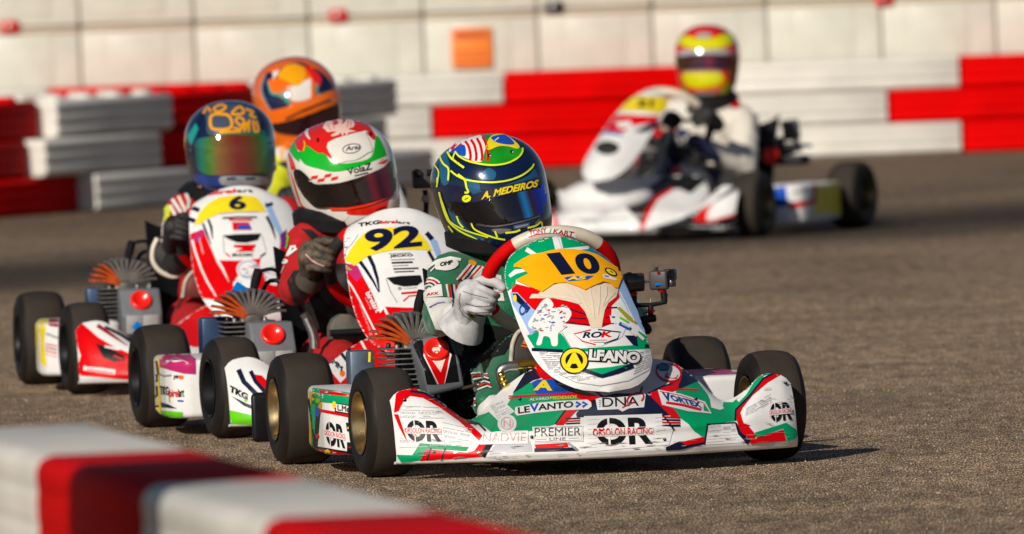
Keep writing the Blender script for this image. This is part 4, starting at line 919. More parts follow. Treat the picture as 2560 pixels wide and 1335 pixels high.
p.oval(ZA((570, 122))[0], 11, 6, M('gold patch', (.6, .3, .02), .5), 3, ang=20); p.text('AKK', ZA((220, 388))[0], ZA((310, 380))[0], ZA((222, 365))[0], RED, 4, bold=.02); p.line(ZA((240, 480), (300, 450), (360, 440)), 2, BLUE, 3)
for i, m in enumerate((SUITW, RED, SUITW, NAVY, SUITW)): p.line(ZA((395 + 20 * i, 640 + 10 * i), (425 + 20 * i, 720 + 8 * i)), 4.5, m, 3)
# chest print seen through the wheel
p.poly(ZA((700, 200), (800, 220), (830, 420), (700, 420)), SUITW, 1)
for i in range(4): p.line(ZA((690, 270 + 25 * i), (820, 275 + 25 * i)), 1.6, (GREEN, RED)[i % 2], 2)
p.text('PARK', ZA((690, 275))[0], ZA((800, 280))[0], ZA((695, 245))[0], PINK, 3)
LAPSHADE = M('painted lap shade', (.008, .008, .009), .8, 0, 0, .3, 40, .2, 300, spec=.2)
p.poly(ZA((520, 760), (600, 650), (660, 600), (800, 620), (900, 640), (1000, 700), (960, 800), (860, 800), (830, 850), (700, 880), (610, 930), (560, 1000), (500, 1200), (380, 1200), (440, 900)), LAPSHADE, 1)  # shade over lap and thigh, painted on as a black patch
# leg stripes
p.poly(ZA((540, 1075), (590, 1085), (620, 1110), (600, 1180), (545, 1180)), SUITG, 1); p.text('A', ZA((555, 1160))[0], ZA((600, 1150))[0], ZA((560, 1100))[0], SUITW, 3, bold=.05)
for i, m in enumerate((SUITW, RED, SUITW, NAVY, SUITW, RED, SUITW)): p.line(ZA((575 + 8 * i, 1000 + 22 * i), (640 + 9 * i, 985 + 20 * i), (700 + 4 * i, 1010 + 18 * i)), 3.4, m, 3)
for i, m in enumerate((SUITW, RED, SUITW)): p.line(ZA((545, 1210 + 22 * i), (610, 1200 + 22 * i)), 4, m, 3)
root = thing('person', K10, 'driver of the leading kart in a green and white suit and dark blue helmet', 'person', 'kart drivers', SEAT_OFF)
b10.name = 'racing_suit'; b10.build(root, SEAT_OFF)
gw = glove_part(K10, J(1206, 752, .243), (.35, -.10, .9), (-.85, .12, -.35), GLW, J(1160, 812, .30), k=1.0)
gw.oval(ZA((578, 532))[0], 8, 7, BRASS, 1); SEAM = M('glove seam', (.12, .115, .11), .8)
for q in (((500, 345), (560, 365), (640, 385), (700, 400)), ((520, 440), (600, 462), (680, 465), (750, 455)), ((530, 500), (600, 515), (700, 512), (765, 500)), ((470, 470), (500, 530), (560, 570)), ((480, 360), (470, 420), (480, 470))): gw.line(ZA(*q), 1.8, SEAM, 1)
gw._bvh = None; gw.build(root, SEAT_OFF)
cf = Part('glove_cuff', K10)
cp = [J(1188, 768, .285), J(1168, 796, .305), J(1152, 826, .325)]
cf.tube(spline(cp, 12), [.033 + .0022 * i for i in range(12)], GLW, n=24, cap=False); cf.build(root, SEAT_OFF)
g = glove_part(K10, (.135, .318, .377), (.5, -.5, .7), (.7, .4, -.5), GLW, (.165, .37, .35), k=.86); g.build(root, SEAT_OFF)
for s in (-1, 1): sh = shoe_part(K10, (s * .20, .0, .085), (s * .185, -.15, .135), M('white shoe leather', (.6, .58, .55), .45), None); (s < 0) and sh.poly(ZA((840, 1010), (900, 1000), (930, 1060), (880, 1110)), GREEN, 1); sh.build(root, SEAT_OFF)
nk = Part('neck_collar', K10); nk.lathe([(.10, -.03), (.125, -.02), (.13, .01), (.11, .03), (.085, .035)], BLKPL, o=(-.03, .745, .53), axis=(.05, -.12, 1), n=32); nk.build(root, SEAT_OFF)
# helmet
HBLUE = M('dark blue lacquer', (.004, .014, .055), .16, .1, .8, .5, 9); HTEAL = M('teal lacquer', (.01, .10, .22), .18, .1, .8, .3, 9)
hp, T = helmet_part(K10, J(1226, 480, .75), R_(27), R_(11), R_(3), HBLUE, 1.03)
def hel10(p):
    p.poly(Z4((340, 230), (380, 260), (420, 400), (410, 520), (360, 540), (330, 420)), HTEAL, 1); p.poly(Z4((540, 480), (660, 530), (680, 590), (800, 570), (1060, 470), (1110, 400), (1150, 470), (1130, 520), (700, 620), (590, 600)), HTEAL, 1)
    p.poly(Z4((690, 440), (740, 400), (800, 440), (780, 500), (700, 490)), HTEAL, 1); p.poly(Z4((400, 740), (480, 790), (560, 900), (700, 990), (640, 1030), (480, 930)), HTEAL, 1)
    # flags on the crown
    fl = Z4((408, 260), (440, 215), (540, 160), (660, 118), (770, 118), (880, 140), (980, 210), (1015, 265), (960, 330), (860, 365), (740, 372), (620, 350), (500, 300), (440, 275))
    p.poly(fl, M('flag green', (.01, .28, .012), .2, 0, .7, .3, 20), 2)
    p.poly(Z4((410, 262), (440, 218), (540, 162), (640, 124), (690, 150), (715, 230), (700, 290), (690, 345), (620, 348), (500, 300), (430, 275)), WHITE, 3)
    for i in range(6):
        a = 470 + 48 * i; p.line(Z4((a - 20, 205 - 12 * i), (a + 10, 240 - 6 * i), (a + 25, 300), (a + 20, 345)) if i > 1 else Z4((a - 40, 250 - 12 * i), (a, 205)), 6.5, RED, 4)
    p.poly(Z4((425, 275), (470, 235), (540, 215), (550, 300), (500, 300)), BLUE, 5)
    p.poly(Z4((720, 215), (760, 140), (830, 122), (900, 140), (990, 215), (975, 245), (900, 225), (820, 225), (740, 255)), YELLOW, 4); p.poly(Z4((762, 150), (850, 128), (900, 145), (950, 195), (930, 212), (850, 205), (790, 185)), BLUE, 5); p.line(Z4((790, 180), (825, 155)), 2.5, WHITE, 6)
    for q in ((745, 300), (930, 270)): p.oval(Z4(q)[0], 4, 4, BLACK, 5); p.oval(Z4((q[0] + 8, q[1] + 4))[0], 2, 2, PALE, 6)
    # neon pinstripes
    for w, pts in ((4.2, ((465, 268), (500, 310), (580, 350), (700, 376), (800, 380), (900, 362), (980, 320), (1015, 275), (1018, 240))),
                   (4.2, ((430, 425), (480, 465), (560, 500), (680, 518), (800, 520), (920, 500), (1020, 460), (1090, 405), (1110, 370))), (5, ((400, 270), (430, 320), (480, 360), (540, 402))), (3.5, ((468, 270), (450, 330), (500, 370))),
                   (4.5, ((345, 245), (340, 310), (370, 370), (412, 410), (410, 505))), (5, ((490, 455), (545, 500), (560, 560), (575, 600), (545, 605))), (3, ((290, 370), (330, 430), (325, 500), (315, 560))),
                   (4, ((335, 600), (370, 740), (420, 850), (520, 930), (640, 990), (780, 1090))), (3.5, ((345, 640), (400, 790), (440, 855), (560, 920), (740, 975))), (4, ((480, 795), (500, 850), (535, 895))), (4, ((600, 855), (625, 905), (700, 945), (800, 980), (880, 995))), (4.5, ((880, 940), (960, 930), (1000, 915))), (4, ((795, 925), (815, 975))), (4, ((1060, 900), (1130, 880), (1170, 850), (1180, 890))), (3, ((320, 480), (318, 530))), (3, ((410, 880), (440, 920), (455, 945)))):
        p.line(Z4(*pts), w, NEON, 7)
    p.text('Bradley', Z4((505, 985))[0], Z4((605, 1020))[0], Z4((510, 958))[0], WHITE, 6)
    p.oval(Z4((450, 738))[0], 9, 9, BLKPL, 6); p.oval(Z4((450, 738))[0], 6, 6, STEEL, 7); p.oval(Z4((508, 713))[0], 3, 3, STEEL, 7)
    p.poly(Z4((770, 910), (880, 905), (930, 915), (860, 945), (800, 940)), M('dull metal mesh', (.2, .19, .15), .5, .5), 5); p.poly(Z4((1120, 860), (1160, 820), (1165, 850), (1130, 885)), _mats['dull metal mesh'], 5)
    p.poly(Z4((945, 880), (1080, 855), (1075, 890), (950, 912)), M('grey blue lacquer', (.05, .09, .17), .3), 5); p.line(Z4((960, 895), (1065, 872)), 3, GREY, 6)
    # brow strip with the name
    p.poly(Z4((425, 640), (470, 600), (600, 620), (760, 570), (1000, 520), (1160, 475), (1180, 510), (1150, 570), (1000, 600), (700, 670), (560, 690), (450, 700)), M('brow strip', (.012, .012, .04), .3, 0, .5), 3)
    p.oval(Z4((566, 652))[0], 11, 9, NEON, 14, ang=-10); p.line(Z4((552, 660), (580, 645)), 2, BLACK, 15)
    p.text('A. MEDEIROS', Z4((685, 662))[0], Z4((1130, 563))[0], Z4((700, 598))[0], YELLOW, 14, bold=.04)
hel10(hp)
vt = visor_mat('blue mirror visor', [(.30, (.002, .002, .004)), (.40, (.004, .003, .006)), (.47, (.01, .008, .02)), (.50, (.01, .16, .45)), (.53, (.03, .012, .015)), (.58, (.01, .02, .25)), (.66, (.015, .08, .85)), (.75, (.12, .03, .5))], None)
vpts = Z4((430, 690), (470, 680), (560, 700), (700, 672), (1000, 602), (1150, 572), (1178, 540), (1200, 600), (1205, 690), (1180, 760), (1160, 790), (1000, 835), (800, 870), (640, 855), (560, 830), (480, 780), (440, 735))
hp.line(Z4((640, 868), (800, 885), (1000, 850), (1165, 800)), 4, STEEL, 5)
hp.text('CAMPEONATO ALVARO MEDEIROS', Z4((735, 878))[0], Z4((1160, 795))[0], Z4((735, 862))[0], WHITE, 7)
ho = hp.build(root, SEAT_OFF)
v = visor_build(hp, T, vpts, vt, None, K10)
for vv in v.data.vertices: vv.co -= Vector(SEAT_OFF)
v.parent = ho

# ================================================================== kart 92
SEAT_OFF = (0, .82, .07)
PURPLE = vinyl('purple', (.16, .02, .16)); DKRED = vinyl('dark red', (.30, .008, .02)); MAROON = _mats['vinyl maroon']
K92 = Frame(-.27, 2.72, .19)
def gripB(a): return GRIPRED if (306 < a < 318 or 42 < a < 54 or 120 < a < 248) else GRIPBLACK
BLKRIM = M('black rim', (.015, .015, .016), .35, .6)
def birel(fr, ex, fx, **kw):
    return kart_shapes('kart', fr, dict(grip=gripB, rim=BLKRIM, podbev=.05, rw=.5, nw=1.06, pw=PAN_B, sr=.152, sc=(0, .27, .424), pc=((-.26, .195), (-.13, .305), (-.01, .425), (.12, .553)), eng=dict(ex=ex, fx=fx, cyl=None, cap_m=CAPRED, box_m=GREYPL, box_top=None, yb=.58, zb=.135, zf=.272, low=LGREYPL), **kw))
k = birel(K92, -.25, -.29, podx=.02)
p = k['panel']
p.poly(ZB((330, 520), (400, 450), (470, 430), (540, 420), (640, 440), (690, 520), (760, 650), (820, 800), (858, 750), (1000, 756), (1180, 760), (1250, 900), (1200, 1100), (1000, 1180), (800, 1120), (640, 1100), (560, 920), (490, 780), (410, 640)), RED, 1)
p.poly(ZB((500, 415), (560, 420), (650, 440), (690, 520), (640, 560), (560, 470)), MAGENTA, 2); p.poly(ZB((436, 395), (540, 425), (612, 475), (450, 452)), LIME, 3)
p.line(ZB((440, 480), (500, 495), (560, 530), (610, 600), (660, 690), (730, 830), (795, 960)), 4.2, WHITE, 3); p.line(ZB((845, 745), (890, 840)), 6, WHITE, 3)
p.text('birelart', ZB((708, 650))[0], ZB((790, 800))[0], ZB((745, 632))[0], WHITE, 4, bold=.03); p.text('racing', ZB((700, 690))[0], ZB((745, 775))[0], ZB((720, 682))[0], PINK, 4); p.text('fumeykarting', ZB((655, 730))[0], ZB((745, 970))[0], ZB((680, 722))[0], PINK, 4)
p.line(ZB((735, 365), (770, 440), (800, 540), (815, 640)), [10, 9, 7, 2], NAVY, 2); p.line(ZB((670, 410), (720, 480), (770, 560), (810, 640)), [9, 8, 6, 2], NAVY, 2)
p.line(ZB((1170, 190), (1215, 240)), 12, NAVY, 2); p.line(ZB((1185, 330), (1230, 410)), 8, NAVY, 2); p.poly(ZB((1160, 200), (1250, 250), (1280, 340), (1250, 380), (1200, 260)), SKY, 1)
p.poly(ZB((555, 395), (590, 330), (640, 255), (700, 195), (760, 165), (900, 148), (1040, 155), (1110, 185), (1170, 250), (1215, 325), (1100, 318), (940, 320), (820, 340), (720, 370), (625, 442)), YELLOW, 3)
p.text('92', ZB((712, 340))[0], ZB((1138, 298))[0], ZB((700, 170))[0], NAVY, 5, bold=.035)
p.text('TKG', ZB((655, 146))[0], ZB((818, 122))[0], ZB((655, 118))[0], BLACK, 4, bold=.03); p.text('birel', ZB((820, 122))[0], ZB((948, 118))[0], ZB((822, 98))[0], RED, 4, bold=.03); p.text('art', ZB((950, 120))[0], ZB((1045, 126))[0], ZB((952, 104))[0], BLACK, 4, bold=.02)
p.poly(ZB((480, 330), (520, 230), (570, 190), (630, 180), (655, 205), (620, 260), (560, 330), (560, 390), (500, 392)), WHITE, 5)
rnd = random.Random(8)
for i in range(12): a, b = rnd.uniform(500, 570), rnd.uniform(230, 370); p.line(ZB((a, b), (a + rnd.uniform(10, 40), b + rnd.uniform(-20, 20))), 2, rnd.choice((BLUE, RED, GREY)), 7)
for i, w in enumerate(('OTK', 'JECKO', 'FOXGRIP', 'MIKUNI', 'XERAMIC', 'VEGGETTI', 'COMPANY')):
    y = 350 + 23 * i; x = 885 + 7 * i; p.line(ZB((x, y), (x + (165, 180, 180, 160, 120, 190, 150)[i], y - 6)), (2.2, 3.2, 2.4, 4.2, 2.2, 3.4, 2.6)[i], (GREY, BLACK, GREY, BLACK, GREY, BLACK, BLACK)[i], 3) if i != 1 else p.text('JECKO', ZB((x, y + 8))[0], ZB((1068, y))[0], ZB((x, y - 14))[0], BLACK, 3, bold=.03)
p.poly(ZB((868, 532), (980, 518), (1125, 512), (1140, 560), (1100, 590), (1000, 598), (920, 580)), BLACK, 3); p.line(ZB((865, 540), (900, 640), (950, 720)), 2, GREY, 3)
p.oval(ZB((968, 612))[0], 5, 4, GREY, 3); p.text('LONT', ZB((1000, 620))[0], ZB((1100, 616))[0], ZB((1000, 604))[0], GREY, 3); p.line(ZB((980, 650), (1110, 640)), 5, RED, 3); p.line(ZB((995, 710), (1040, 670), (1110, 665)), 3, RED, 3)
p = k['nose']
p.poly([(700, 1060), (720, 1000), (790, 900), (850, 840), (900, 830), (1300, 830), (1300, 960), (900, 1010), (820, 1040)], RED, 1)
p.poly(ZB((400, 1180), (470, 1040), (545, 1010), (600, 1110), (560, 1290), (520, 1330)), WHITE, 2); p.line(ZB((540, 1010), (600, 1100), (620, 1200)), 10, NAVY, 3); p.line(ZB((480, 1050), (530, 1110), (590, 1190)), 8, NAVY, 3); p.line(ZB((655, 970), (720, 1095)), 6, WHITE, 3)
p.text('JMM', ZB((432, 1175))[0], ZB((525, 1260))[0], ZB((448, 1125))[0], NAVY, 4, bold=.05); p.oval(ZB((535, 1260))[0], 7, 8, ORANGE, 4); p.poly(ZB((400, 1185), (500, 1330), (430, 1400)), RED, 3)
p.poly(Z7((940, 790), (1000, 800), (1060, 860), (1050, 920), (1000, 880)), RED, 2); p.line(Z7((845, 760), (880, 840), (960, 920), (1040, 985)), 12, NAVY, 3); p.line(Z7((925, 770), (960, 840), (1040, 930)), 10, NAVY, 3)
p.text('TKG', Z7((785, 905))[0], Z7((905, 965))[0], Z7((790, 862))[0], BLACK, 4, bold=.05); p.oval(Z7((893, 965))[0], 4, 3, LIME, 5); p.poly(Z7((800, 935), (900, 985), (975, 1015), (965, 1035), (880, 1000)), NAVY, 3)
p.poly(Z7((790, 1030), (990, 1075), (990, 1125), (770, 1120)), LIME, 2)
p = k['podR']
p.poly(Z7((120, 820), (150, 640), (275, 665), (335, 685), (318, 760), (322, 900), (332, 1000), (330, 1075), (200, 1080), (120, 950)), YELLOW, 1)
for q in (((265, 710), (300, 705), (312, 790), (270, 800), (250, 770), (265, 710)), ((300, 790), (305, 830), (250, 850)), ((262, 880), (300, 870), (305, 930), (260, 960), (262, 1010), (315, 1000))): p.line(Z7(*q), 5, NAVY, 3)
p.poly(Z7((318, 695), (380, 640), (500, 640), (560, 690), (560, 790), (480, 785), (400, 765), (322, 740)), MAGENTA, 2); p.line(Z7((365, 720), (420, 680), (510, 715)), 2, PINK, 3)
p.text('TKG', Z7((325, 925))[0], Z7((385, 930))[0], Z7((322, 865))[0], BLACK, 4, bold=.03); p.text('birel', Z7((385, 940))[0], Z7((447, 942))[0], Z7((385, 885))[0], RED, 4, bold=.02); p.text('art', Z7((448, 942))[0], Z7((482, 940))[0], Z7((448, 890))[0], BLACK, 4, bold=.02); p.line(Z7((385, 930), (387, 975)), 2, LIME, 4); p.line(Z7((440, 965), (478, 968)), 4, BLUE, 4)
p.line(Z7((318, 785), (350, 800), (400, 795)), 4, GREY, 4); p.text('JMM', Z7((413, 825))[0], Z7((448, 825))[0], Z7((415, 795))[0], NAVY, 4, bold=.04); p.oval(Z7((462, 808))[0], 7, 5, ORANGE, 4)
p.poly(Z7((328, 975), (380, 990), (435, 1018), (332, 1008)), NAVY, 3); p.poly(Z7((330, 1030), (475, 1042), (470, 1075), (330, 1075)), LIME, 3)
g = Part('guard_panel', K92); g.box(K92.L(540, 845, .82), (.085, .07, .11), DARKBLUE, .008); k['extra'].append(g)
g = Part('leg_shield', K92); plate(g, ZB((440, 1000), (440, 905), (470, 840), (530, 805), (600, 808), (660, 860), (690, 950), (690, 1000)), .10, M('scuffed knee plastic', (.10, .095, .075), .6, 0, 0, .4, 30), th=.05); g.tube([K92.L(*ZB((440, 950))[0], .08), K92.L(*ZB((720, 935))[0], .08)], .009, BLKPL); k['extra'].append(g)
g = Part('throttle_tube', K92); g.tube(spline([K92.L(*q, .42) for q in ZB((240, 800), (270, 850), (315, 960), (325, 1060))], 20), .011, STEEL, n=12)
for i in range(16): g.lathe([(.0135, -.002), (.0135, .002), (.01, .003)], STEEL, o=spline([K92.L(*q, .42) for q in ZB((270, 850), (315, 960), (325, 1060))], 16)[i], axis=(.1, 0, 1), n=12)
k['extra'].append(g)
tg = Part('transponder_tag', K92); tg.box(K92.L(600, 722, .70), (.034, .012, .024), vinyl('bright blue', (.0, .16, .55)), .003, Matrix.Rotation(R_(35), 3, 'Y')); k['extra'].append(tg)
root92 = thing('racing_kart', K92, 'red and white kart number 92 with yellow plate, second in the line', 'racing kart', 'racing karts'); kart_build(root92, k)
SUITR = M('red suit fabric', (.46, .003, .004), .75, 0, 0, .2, 30, .25, 260); J = K92.L
b = body_part(K92, SUITR, (J(772, 610, .70), (.15, .70, .47)), (J(736, 725, .52), (.24, .52, .34)), (J(775, 690, .34), (.17, .30, .40)), (-.03, .74, .545), (-.03, .76, .40), (0, .82, .17), ((-.115, .34, .165), (.13, .32, .2)), ((-.17, .02, .10), (.19, .02, .12)), .93)
MESH = M('black mesh and shade', (.012, .011, .011), .6, 0, 0, .4, 60, .3, 300)
p = b
p.poly(ZB((120, 560), (170, 480), (240, 470), (330, 560), (420, 640), (420, 800), (300, 840), (180, 760)), MESH, 1); p.poly(ZB((90, 270), (120, 200), (135, 230), (115, 310)), LIME, 1)
p.line(ZB((120, 370), (150, 300), (185, 300)), 7, WHITE, 2); p.line(ZB((130, 360), (190, 310)), 6, WHITE, 2); p.oval(ZB((100, 410))[0], 8, 6, WHITE, 2); p.line(ZB((75, 500), (100, 440)), 2, PINK, 2)
p.poly(ZB((330, 500), (420, 420), (560, 420), (700, 600), (760, 900), (640, 960), (450, 960), (300, 940), (260, 840), (300, 700)), MESH, 1); p.poly(ZB((220, 160), (300, 170), (400, 260), (380, 310), (300, 250)), MESH, 2); p.poly(ZB((150, 900), (260, 900), (250, 1080), (170, 1080)), SUITR, 1); p.oval(ZB((237, 960))[0], 6, 10, YELLOW, 3)  # first black patch is the shade on the chest, painted into the suit
root = thing('person', K92, 'driver of kart 92 in a red suit and red, white and green helmet', 'person', 'kart drivers', SEAT_OFF)
b.name = 'racing_suit'; b.build(root, SEAT_OFF)
CAMO = M('camouflage glove', (.10, .075, .05), .7, 0, 0, .9, 45, .25, 200)
g = glove_part(K92, J(806, 648, .25), (.3, -.1, .9), (-.88, .1, -.3), CAMO, J(776, 690, .33), k=.98); g.line(ZB((255, 350), (300, 395), (340, 420), (395, 440)), 3.5, PINK, 1); g.build(root, SEAT_OFF)
g = glove_part(K92, (.15, .23, .45), (-.3, -.1, .9), (.88, .1, -.3), CAMO, (.175, .32, .40), k=.9); g.build(root, SEAT_OFF)
cf = Part('glove_cuff', K92); cp = [J(785, 680, .31), J(772, 705, .345)]; cf.tube(cp, [.033, .037], M('brown cuff', (.07, .055, .04), .7), n=20, cap=False); cf.build(root, SEAT_OFF)
for s in (-1, 1): shoe_part(K92, (s * .2, .0, .085), (s * .185, -.15, .135), M('black shoe leather', (.015, .014, .014), .5), None).build(root, SEAT_OFF)
nk = Part('neck_collar', K92); nk.lathe([(.10, -.03), (.125, -.02), (.13, .01), (.11, .03), (.085, .035)], BLKPL, o=(-.03, .745, .53), axis=(.05, -.12, 1), n=32); nk.build(root, SEAT_OFF)
def lac(name, rgb, **kw): return M(name + ' lacquer', rgb, .16, 0, .8, kw.get('var', .12), 12)
LW, LR, LG = lac('white', (.72, .68, .62)), lac('red', (.66, .012, .006)), lac('green', (.004, .40, .012)); LNAVY = lac('navy', (.005, .012, .05), var=.4); LORG, LAMB, LTEAL2, LYEL = lac('orange', (.78, .13, .002)), lac('amber', (.80, .33, .002)), lac('turquoise', (.01, .28, .24)), lac('yellow', (.62, .60, .002))
def mk_helmet(fr, root, px, py, yaw, roll, pitch, base, deco, vm, vpts, k=1.03, yl=.75):
    hp, T = helmet_part(fr, fr.L(px, py, yl), R_(yaw), R_(roll), R_(pitch), base, k); deco(hp)
    ho = hp.build(root, SEAT_OFF); v = visor_build(hp, T, vpts, vm, None, fr)
    for vv in v.data.vertices: vv.co -= Vector(SEAT_OFF)
    v.parent = ho; return hp
def hel92(p):
    p.poly(Z5((270, 320), (300, 220), (350, 190), (330, 300), (360, 400), (420, 340), (560, 400), (640, 490), (800, 490), (960, 440), (1000, 270), (1050, 330), (1080, 420), (1060, 460), (820, 540), (650, 570), (520, 540), (420, 510), (330, 460), (280, 380)), LG, 2)
    p.poly(Z5((345, 190), (480, 120), (620, 90), (800, 95), (900, 140), (990, 260), (980, 300), (930, 260), (900, 225), (600, 320), (640, 460), (560, 410), (520, 410), (410, 340), (400, 395), (350, 380), (320, 300), (300, 240)), LR, 3)
    p.line(Z5((455, 300), (425, 250), (440, 190), (500, 140), (580, 105), (680, 90)), [3, 8, 9, 8, 6, 4], LW, 5)
    p.line(Z5((330, 300), (305, 235), (340, 195)), 2.5, LAMB, 4); p.line(Z5((400, 395), (412, 345), (405, 310)), 4, LAMB, 5)
    # eagle
    e = Z5((560, 200), (590, 155), (640, 150), (655, 185), (690, 165), (675, 140), (700, 128), (725, 150), (715, 175), (740, 160), (760, 128), (800, 135), (820, 165), (815, 195), (770, 215), (800, 225), (835, 235), (790, 240), (765, 250), (760, 270), (735, 245), (725, 275), (705, 245), (690, 262), (640, 275), (630, 262), (670, 240), (640, 235), (600, 240), (580, 220))
    p.poly(e, M('eagle print', (.75, .50, .42), .25, 0, .5), 5)
    for q in ((640, 160, 655, 215), (600, 175, 625, 225), (770, 145, 760, 205), (795, 160, 785, 200)): p.line(Z5(q[:2], q[2:]), 1.5, LR, 6)
    p.poly(Z5((615, 325), (700, 310), (900, 230), (920, 265), (968, 385), (930, 410), (840, 465), (750, 480), (690, 495), (650, 440)), LW, 6)
    p.ring(Z5((797, 377))[0], 22, 11, 1.8, BLACK, 8, ang=-10); p.text('Arai', Z5((745, 398))[0], Z5((860, 380))[0], Z5((752, 360))[0], BLACK, 8, bold=.02)
    p.poly(Z5((370, 460), (420, 510), (520, 540), (650, 568), (820, 540), (1050, 450), (1100, 430), (1110, 490), (1060, 540), (900, 600), (700, 655), (520, 660), (450, 600), (390, 540)), LW, 4)
    for i in range(4):
        for j in range(2):
            if (i + j) % 2 == 0: p.poly(Z5((470 + 55 * i, 600 + 30 * j - 6 * i), (525 + 55 * i, 594 + 30 * j - 8 * i), (515 + 55 * i, 622 + 30 * j - 8 * i), (460 + 55 * i, 628 + 30 * j - 6 * i)), LR, 6)
    p.text('VolaZ', Z5((765, 595))[0], Z5((965, 545))[0], Z5((755, 540))[0], BLACK, 7, bold=.02); p.line(Z5((820, 600), (930, 572)), 3, BLACK, 7)
    p.poly(Z5((1000, 500), (1050, 460), (1090, 470), (1060, 500)), LR, 6); p.line(Z5((1000, 500), (1090, 455)), 2, LW, 7)
    p.poly(Z5((270, 410), (300, 440), (330, 520), (330, 560), (300, 560)), LR, 2); p.poly(Z5((300, 560), (340, 560), (360, 680), (440, 800), (560, 880), (750, 900), (760, 960), (640, 985), (480, 900), (390, 840), (330, 700)), LW, 2)
    p.poly(Z5((290, 570), (315, 620), (360, 760), (400, 850), (540, 930), (650, 985), (630, 1010), (480, 960), (400, 880), (350, 780)), LR, 3); p.poly(Z5((440, 920), (560, 985), (640, 1010), (700, 1000), (600, 1060), (480, 990)), LG, 3); p.line(Z5((540, 930), (620, 980), (650, 1010)), 3, LAMB, 4)
    p.poly(Z5((620, 860), (750, 855), (950, 820), (1140, 740), (1130, 860), (1090, 910), (860, 925), (760, 915), (755, 890)), LR, 4); p.line(Z5((630, 868), (760, 868), (950, 830), (1135, 745)), 8, lac('bright red', (.8, .03, .004)), 14); p.line(Z5((1000, 885), (1075, 858)), 3, BLACK, 6)
    p.poly(Z5((1110, 800), (1165, 760), (1160, 850), (1110, 920), (1090, 900)), LW, 5)
    for q in ((520, 305), (955, 255)): p.oval(Z5(q)[0], 3, 6, BLACK, 5)
vm92 = visor_mat('red gold visor', [(.22, (.004, .003, .003)), (.40, (.015, .006, .006)), (.47, (.03, .012, .008)), (.50, (.16, .008, .012)), (.54, (.03, .004, .006)), (.58, (.12, .006, .02)), (.64, (.07, .035, .004)), (.70, (.30, .26, .01)), (.76, (.45, .45, .03))], None)
v92 = Z5((335, 560), (375, 545), (440, 600), (500, 662), (640, 662), (760, 640), (900, 595), (1050, 530), (1105, 475), (1130, 520), (1150, 640), (1140, 735), (1050, 790), (900, 835), (740, 858), (640, 855), (520, 855), (440, 790), (390, 720), (350, 640))
hp = mk_helmet(K92, root, 857, 436, 25, 13, 10, LW, hel92, vm92, v92, 1.05)

# ================================================================== kart 6
K6 = Frame(-.75, 6.32, .14)
k = birel(K6, -.235, -.27, turn=R_(2))
p = k['panel']
p.poly(ZC((370, 640), (440, 540), (560, 500), (620, 650), (690, 812), (900, 818), (1150, 795), (1320, 760), (1340, 620), (1400, 560), (1440, 900), (1400, 1200), (1100, 1300), (900, 1260), (760, 1225), (500, 1190), (430, 1020), (390, 850)), RED, 1)
p.poly(ZC((430, 620), (500, 520), (550, 500), (570, 560), (510, 640)), MAGENTA, 2); p.poly(ZC((1330, 560), (1400, 500), (1400, 680), (1345, 700)), PURPLE, 2)
p.line(ZC((450, 610), (480, 730), (540, 900), (600, 1030), (690, 1180)), [6, 5, 5, 5, 3], WHITE, 3); p.line(ZC((700, 808), (760, 910), (820, 1035)), [8, 6, 1], WHITE, 3); p.line(ZC((520, 590), (560, 750)), 3, PINK, 3)
p.line(ZC((555, 440), (590, 530), (640, 660)), [5, 6, 2], NAVY, 2); p.line(ZC((610, 400), (640, 480), (655, 600)), [6, 7, 2], NAVY, 2); p.line(ZC((1200, 370), (1250, 470), (1290, 600)), [8, 7, 2], NAVY, 2); p.poly(ZC((1170, 220), (1240, 240), (1340, 480), (1380, 580), (1320, 560), (1230, 380)), SKY, 1)
for a, b_ in (((430, 275), (520, 310)), ((390, 385), (480, 420))): p.line(ZC(a, b_), 11, NAVY, 2)
p.line(ZC((1185, 265), (1260, 240)), 8, NAVY, 2)
p.poly(ZC((470, 470), (520, 335), (620, 235), (720, 180), (850, 158), (1000, 160), (1090, 175), (1150, 240), (1195, 325), (1100, 325), (900, 325), (720, 345), (600, 395), (540, 440)), YELLOW, 3)
p.text('6', ZC((822, 308))[0], ZC((995, 305))[0], ZC((815, 165))[0], NAVY, 5, bold=.04); p.text('birel', ZC((610, 160))[0], ZC((885, 132))[0], ZC((610, 118))[0], RED, 4, bold=.04); p.text('art', ZC((895, 130))[0], ZC((1060, 130))[0], ZC((895, 100))[0], BLACK, 4, bold=.02)
p.line(ZC((720, 345), (900, 330), (1120, 325)), 2, GREY, 4); p.line(ZC((755, 390), (900, 378), (1100, 380)), 4, NAVY, 3); p.line(ZC((820, 405), (1050, 405)), 5, RED, 3); p.poly(ZC((850, 430), (1020, 432), (1050, 510), (860, 510)), RED, 3); p.poly(ZC((905, 460), (1030, 460), (1050, 500), (910, 505)), BLUE, 4)
p.poly(ZC((755, 565), (900, 552), (1145, 545), (1110, 610), (1000, 638), (900, 635), (820, 605)), BLACK, 3); p.line(ZC((760, 570), (770, 740)), 2, GREY, 2); p.line(ZC((1150, 560), (1195, 720)), 2, GREY, 2)
p.poly(ZC((865, 660), (1090, 655), (1080, 690), (1060, 700), (1075, 725), (880, 730), (960, 695), (870, 685)), RED, 3)
p.line(ZC((785, 742), (830, 780)), 4, RED, 3); p.line(ZC((1190, 740), (1130, 785)), 4, NAVY, 3); p.text('ROK', ZC((850, 778))[0], ZC((1070, 776))[0], ZC((855, 748))[0], BLACK, 4, bold=.04)
for c, r_ in ((ZC((1010, 910))[0], 28), (ZC((1250, 860))[0], 30), (ZC((1290, 970))[0], 28), (ZC((990, 1040))[0], 26), (ZC((910, 1060))[0], 12)): p.oval(c, r_, r_ * .9, WHITE, 4)
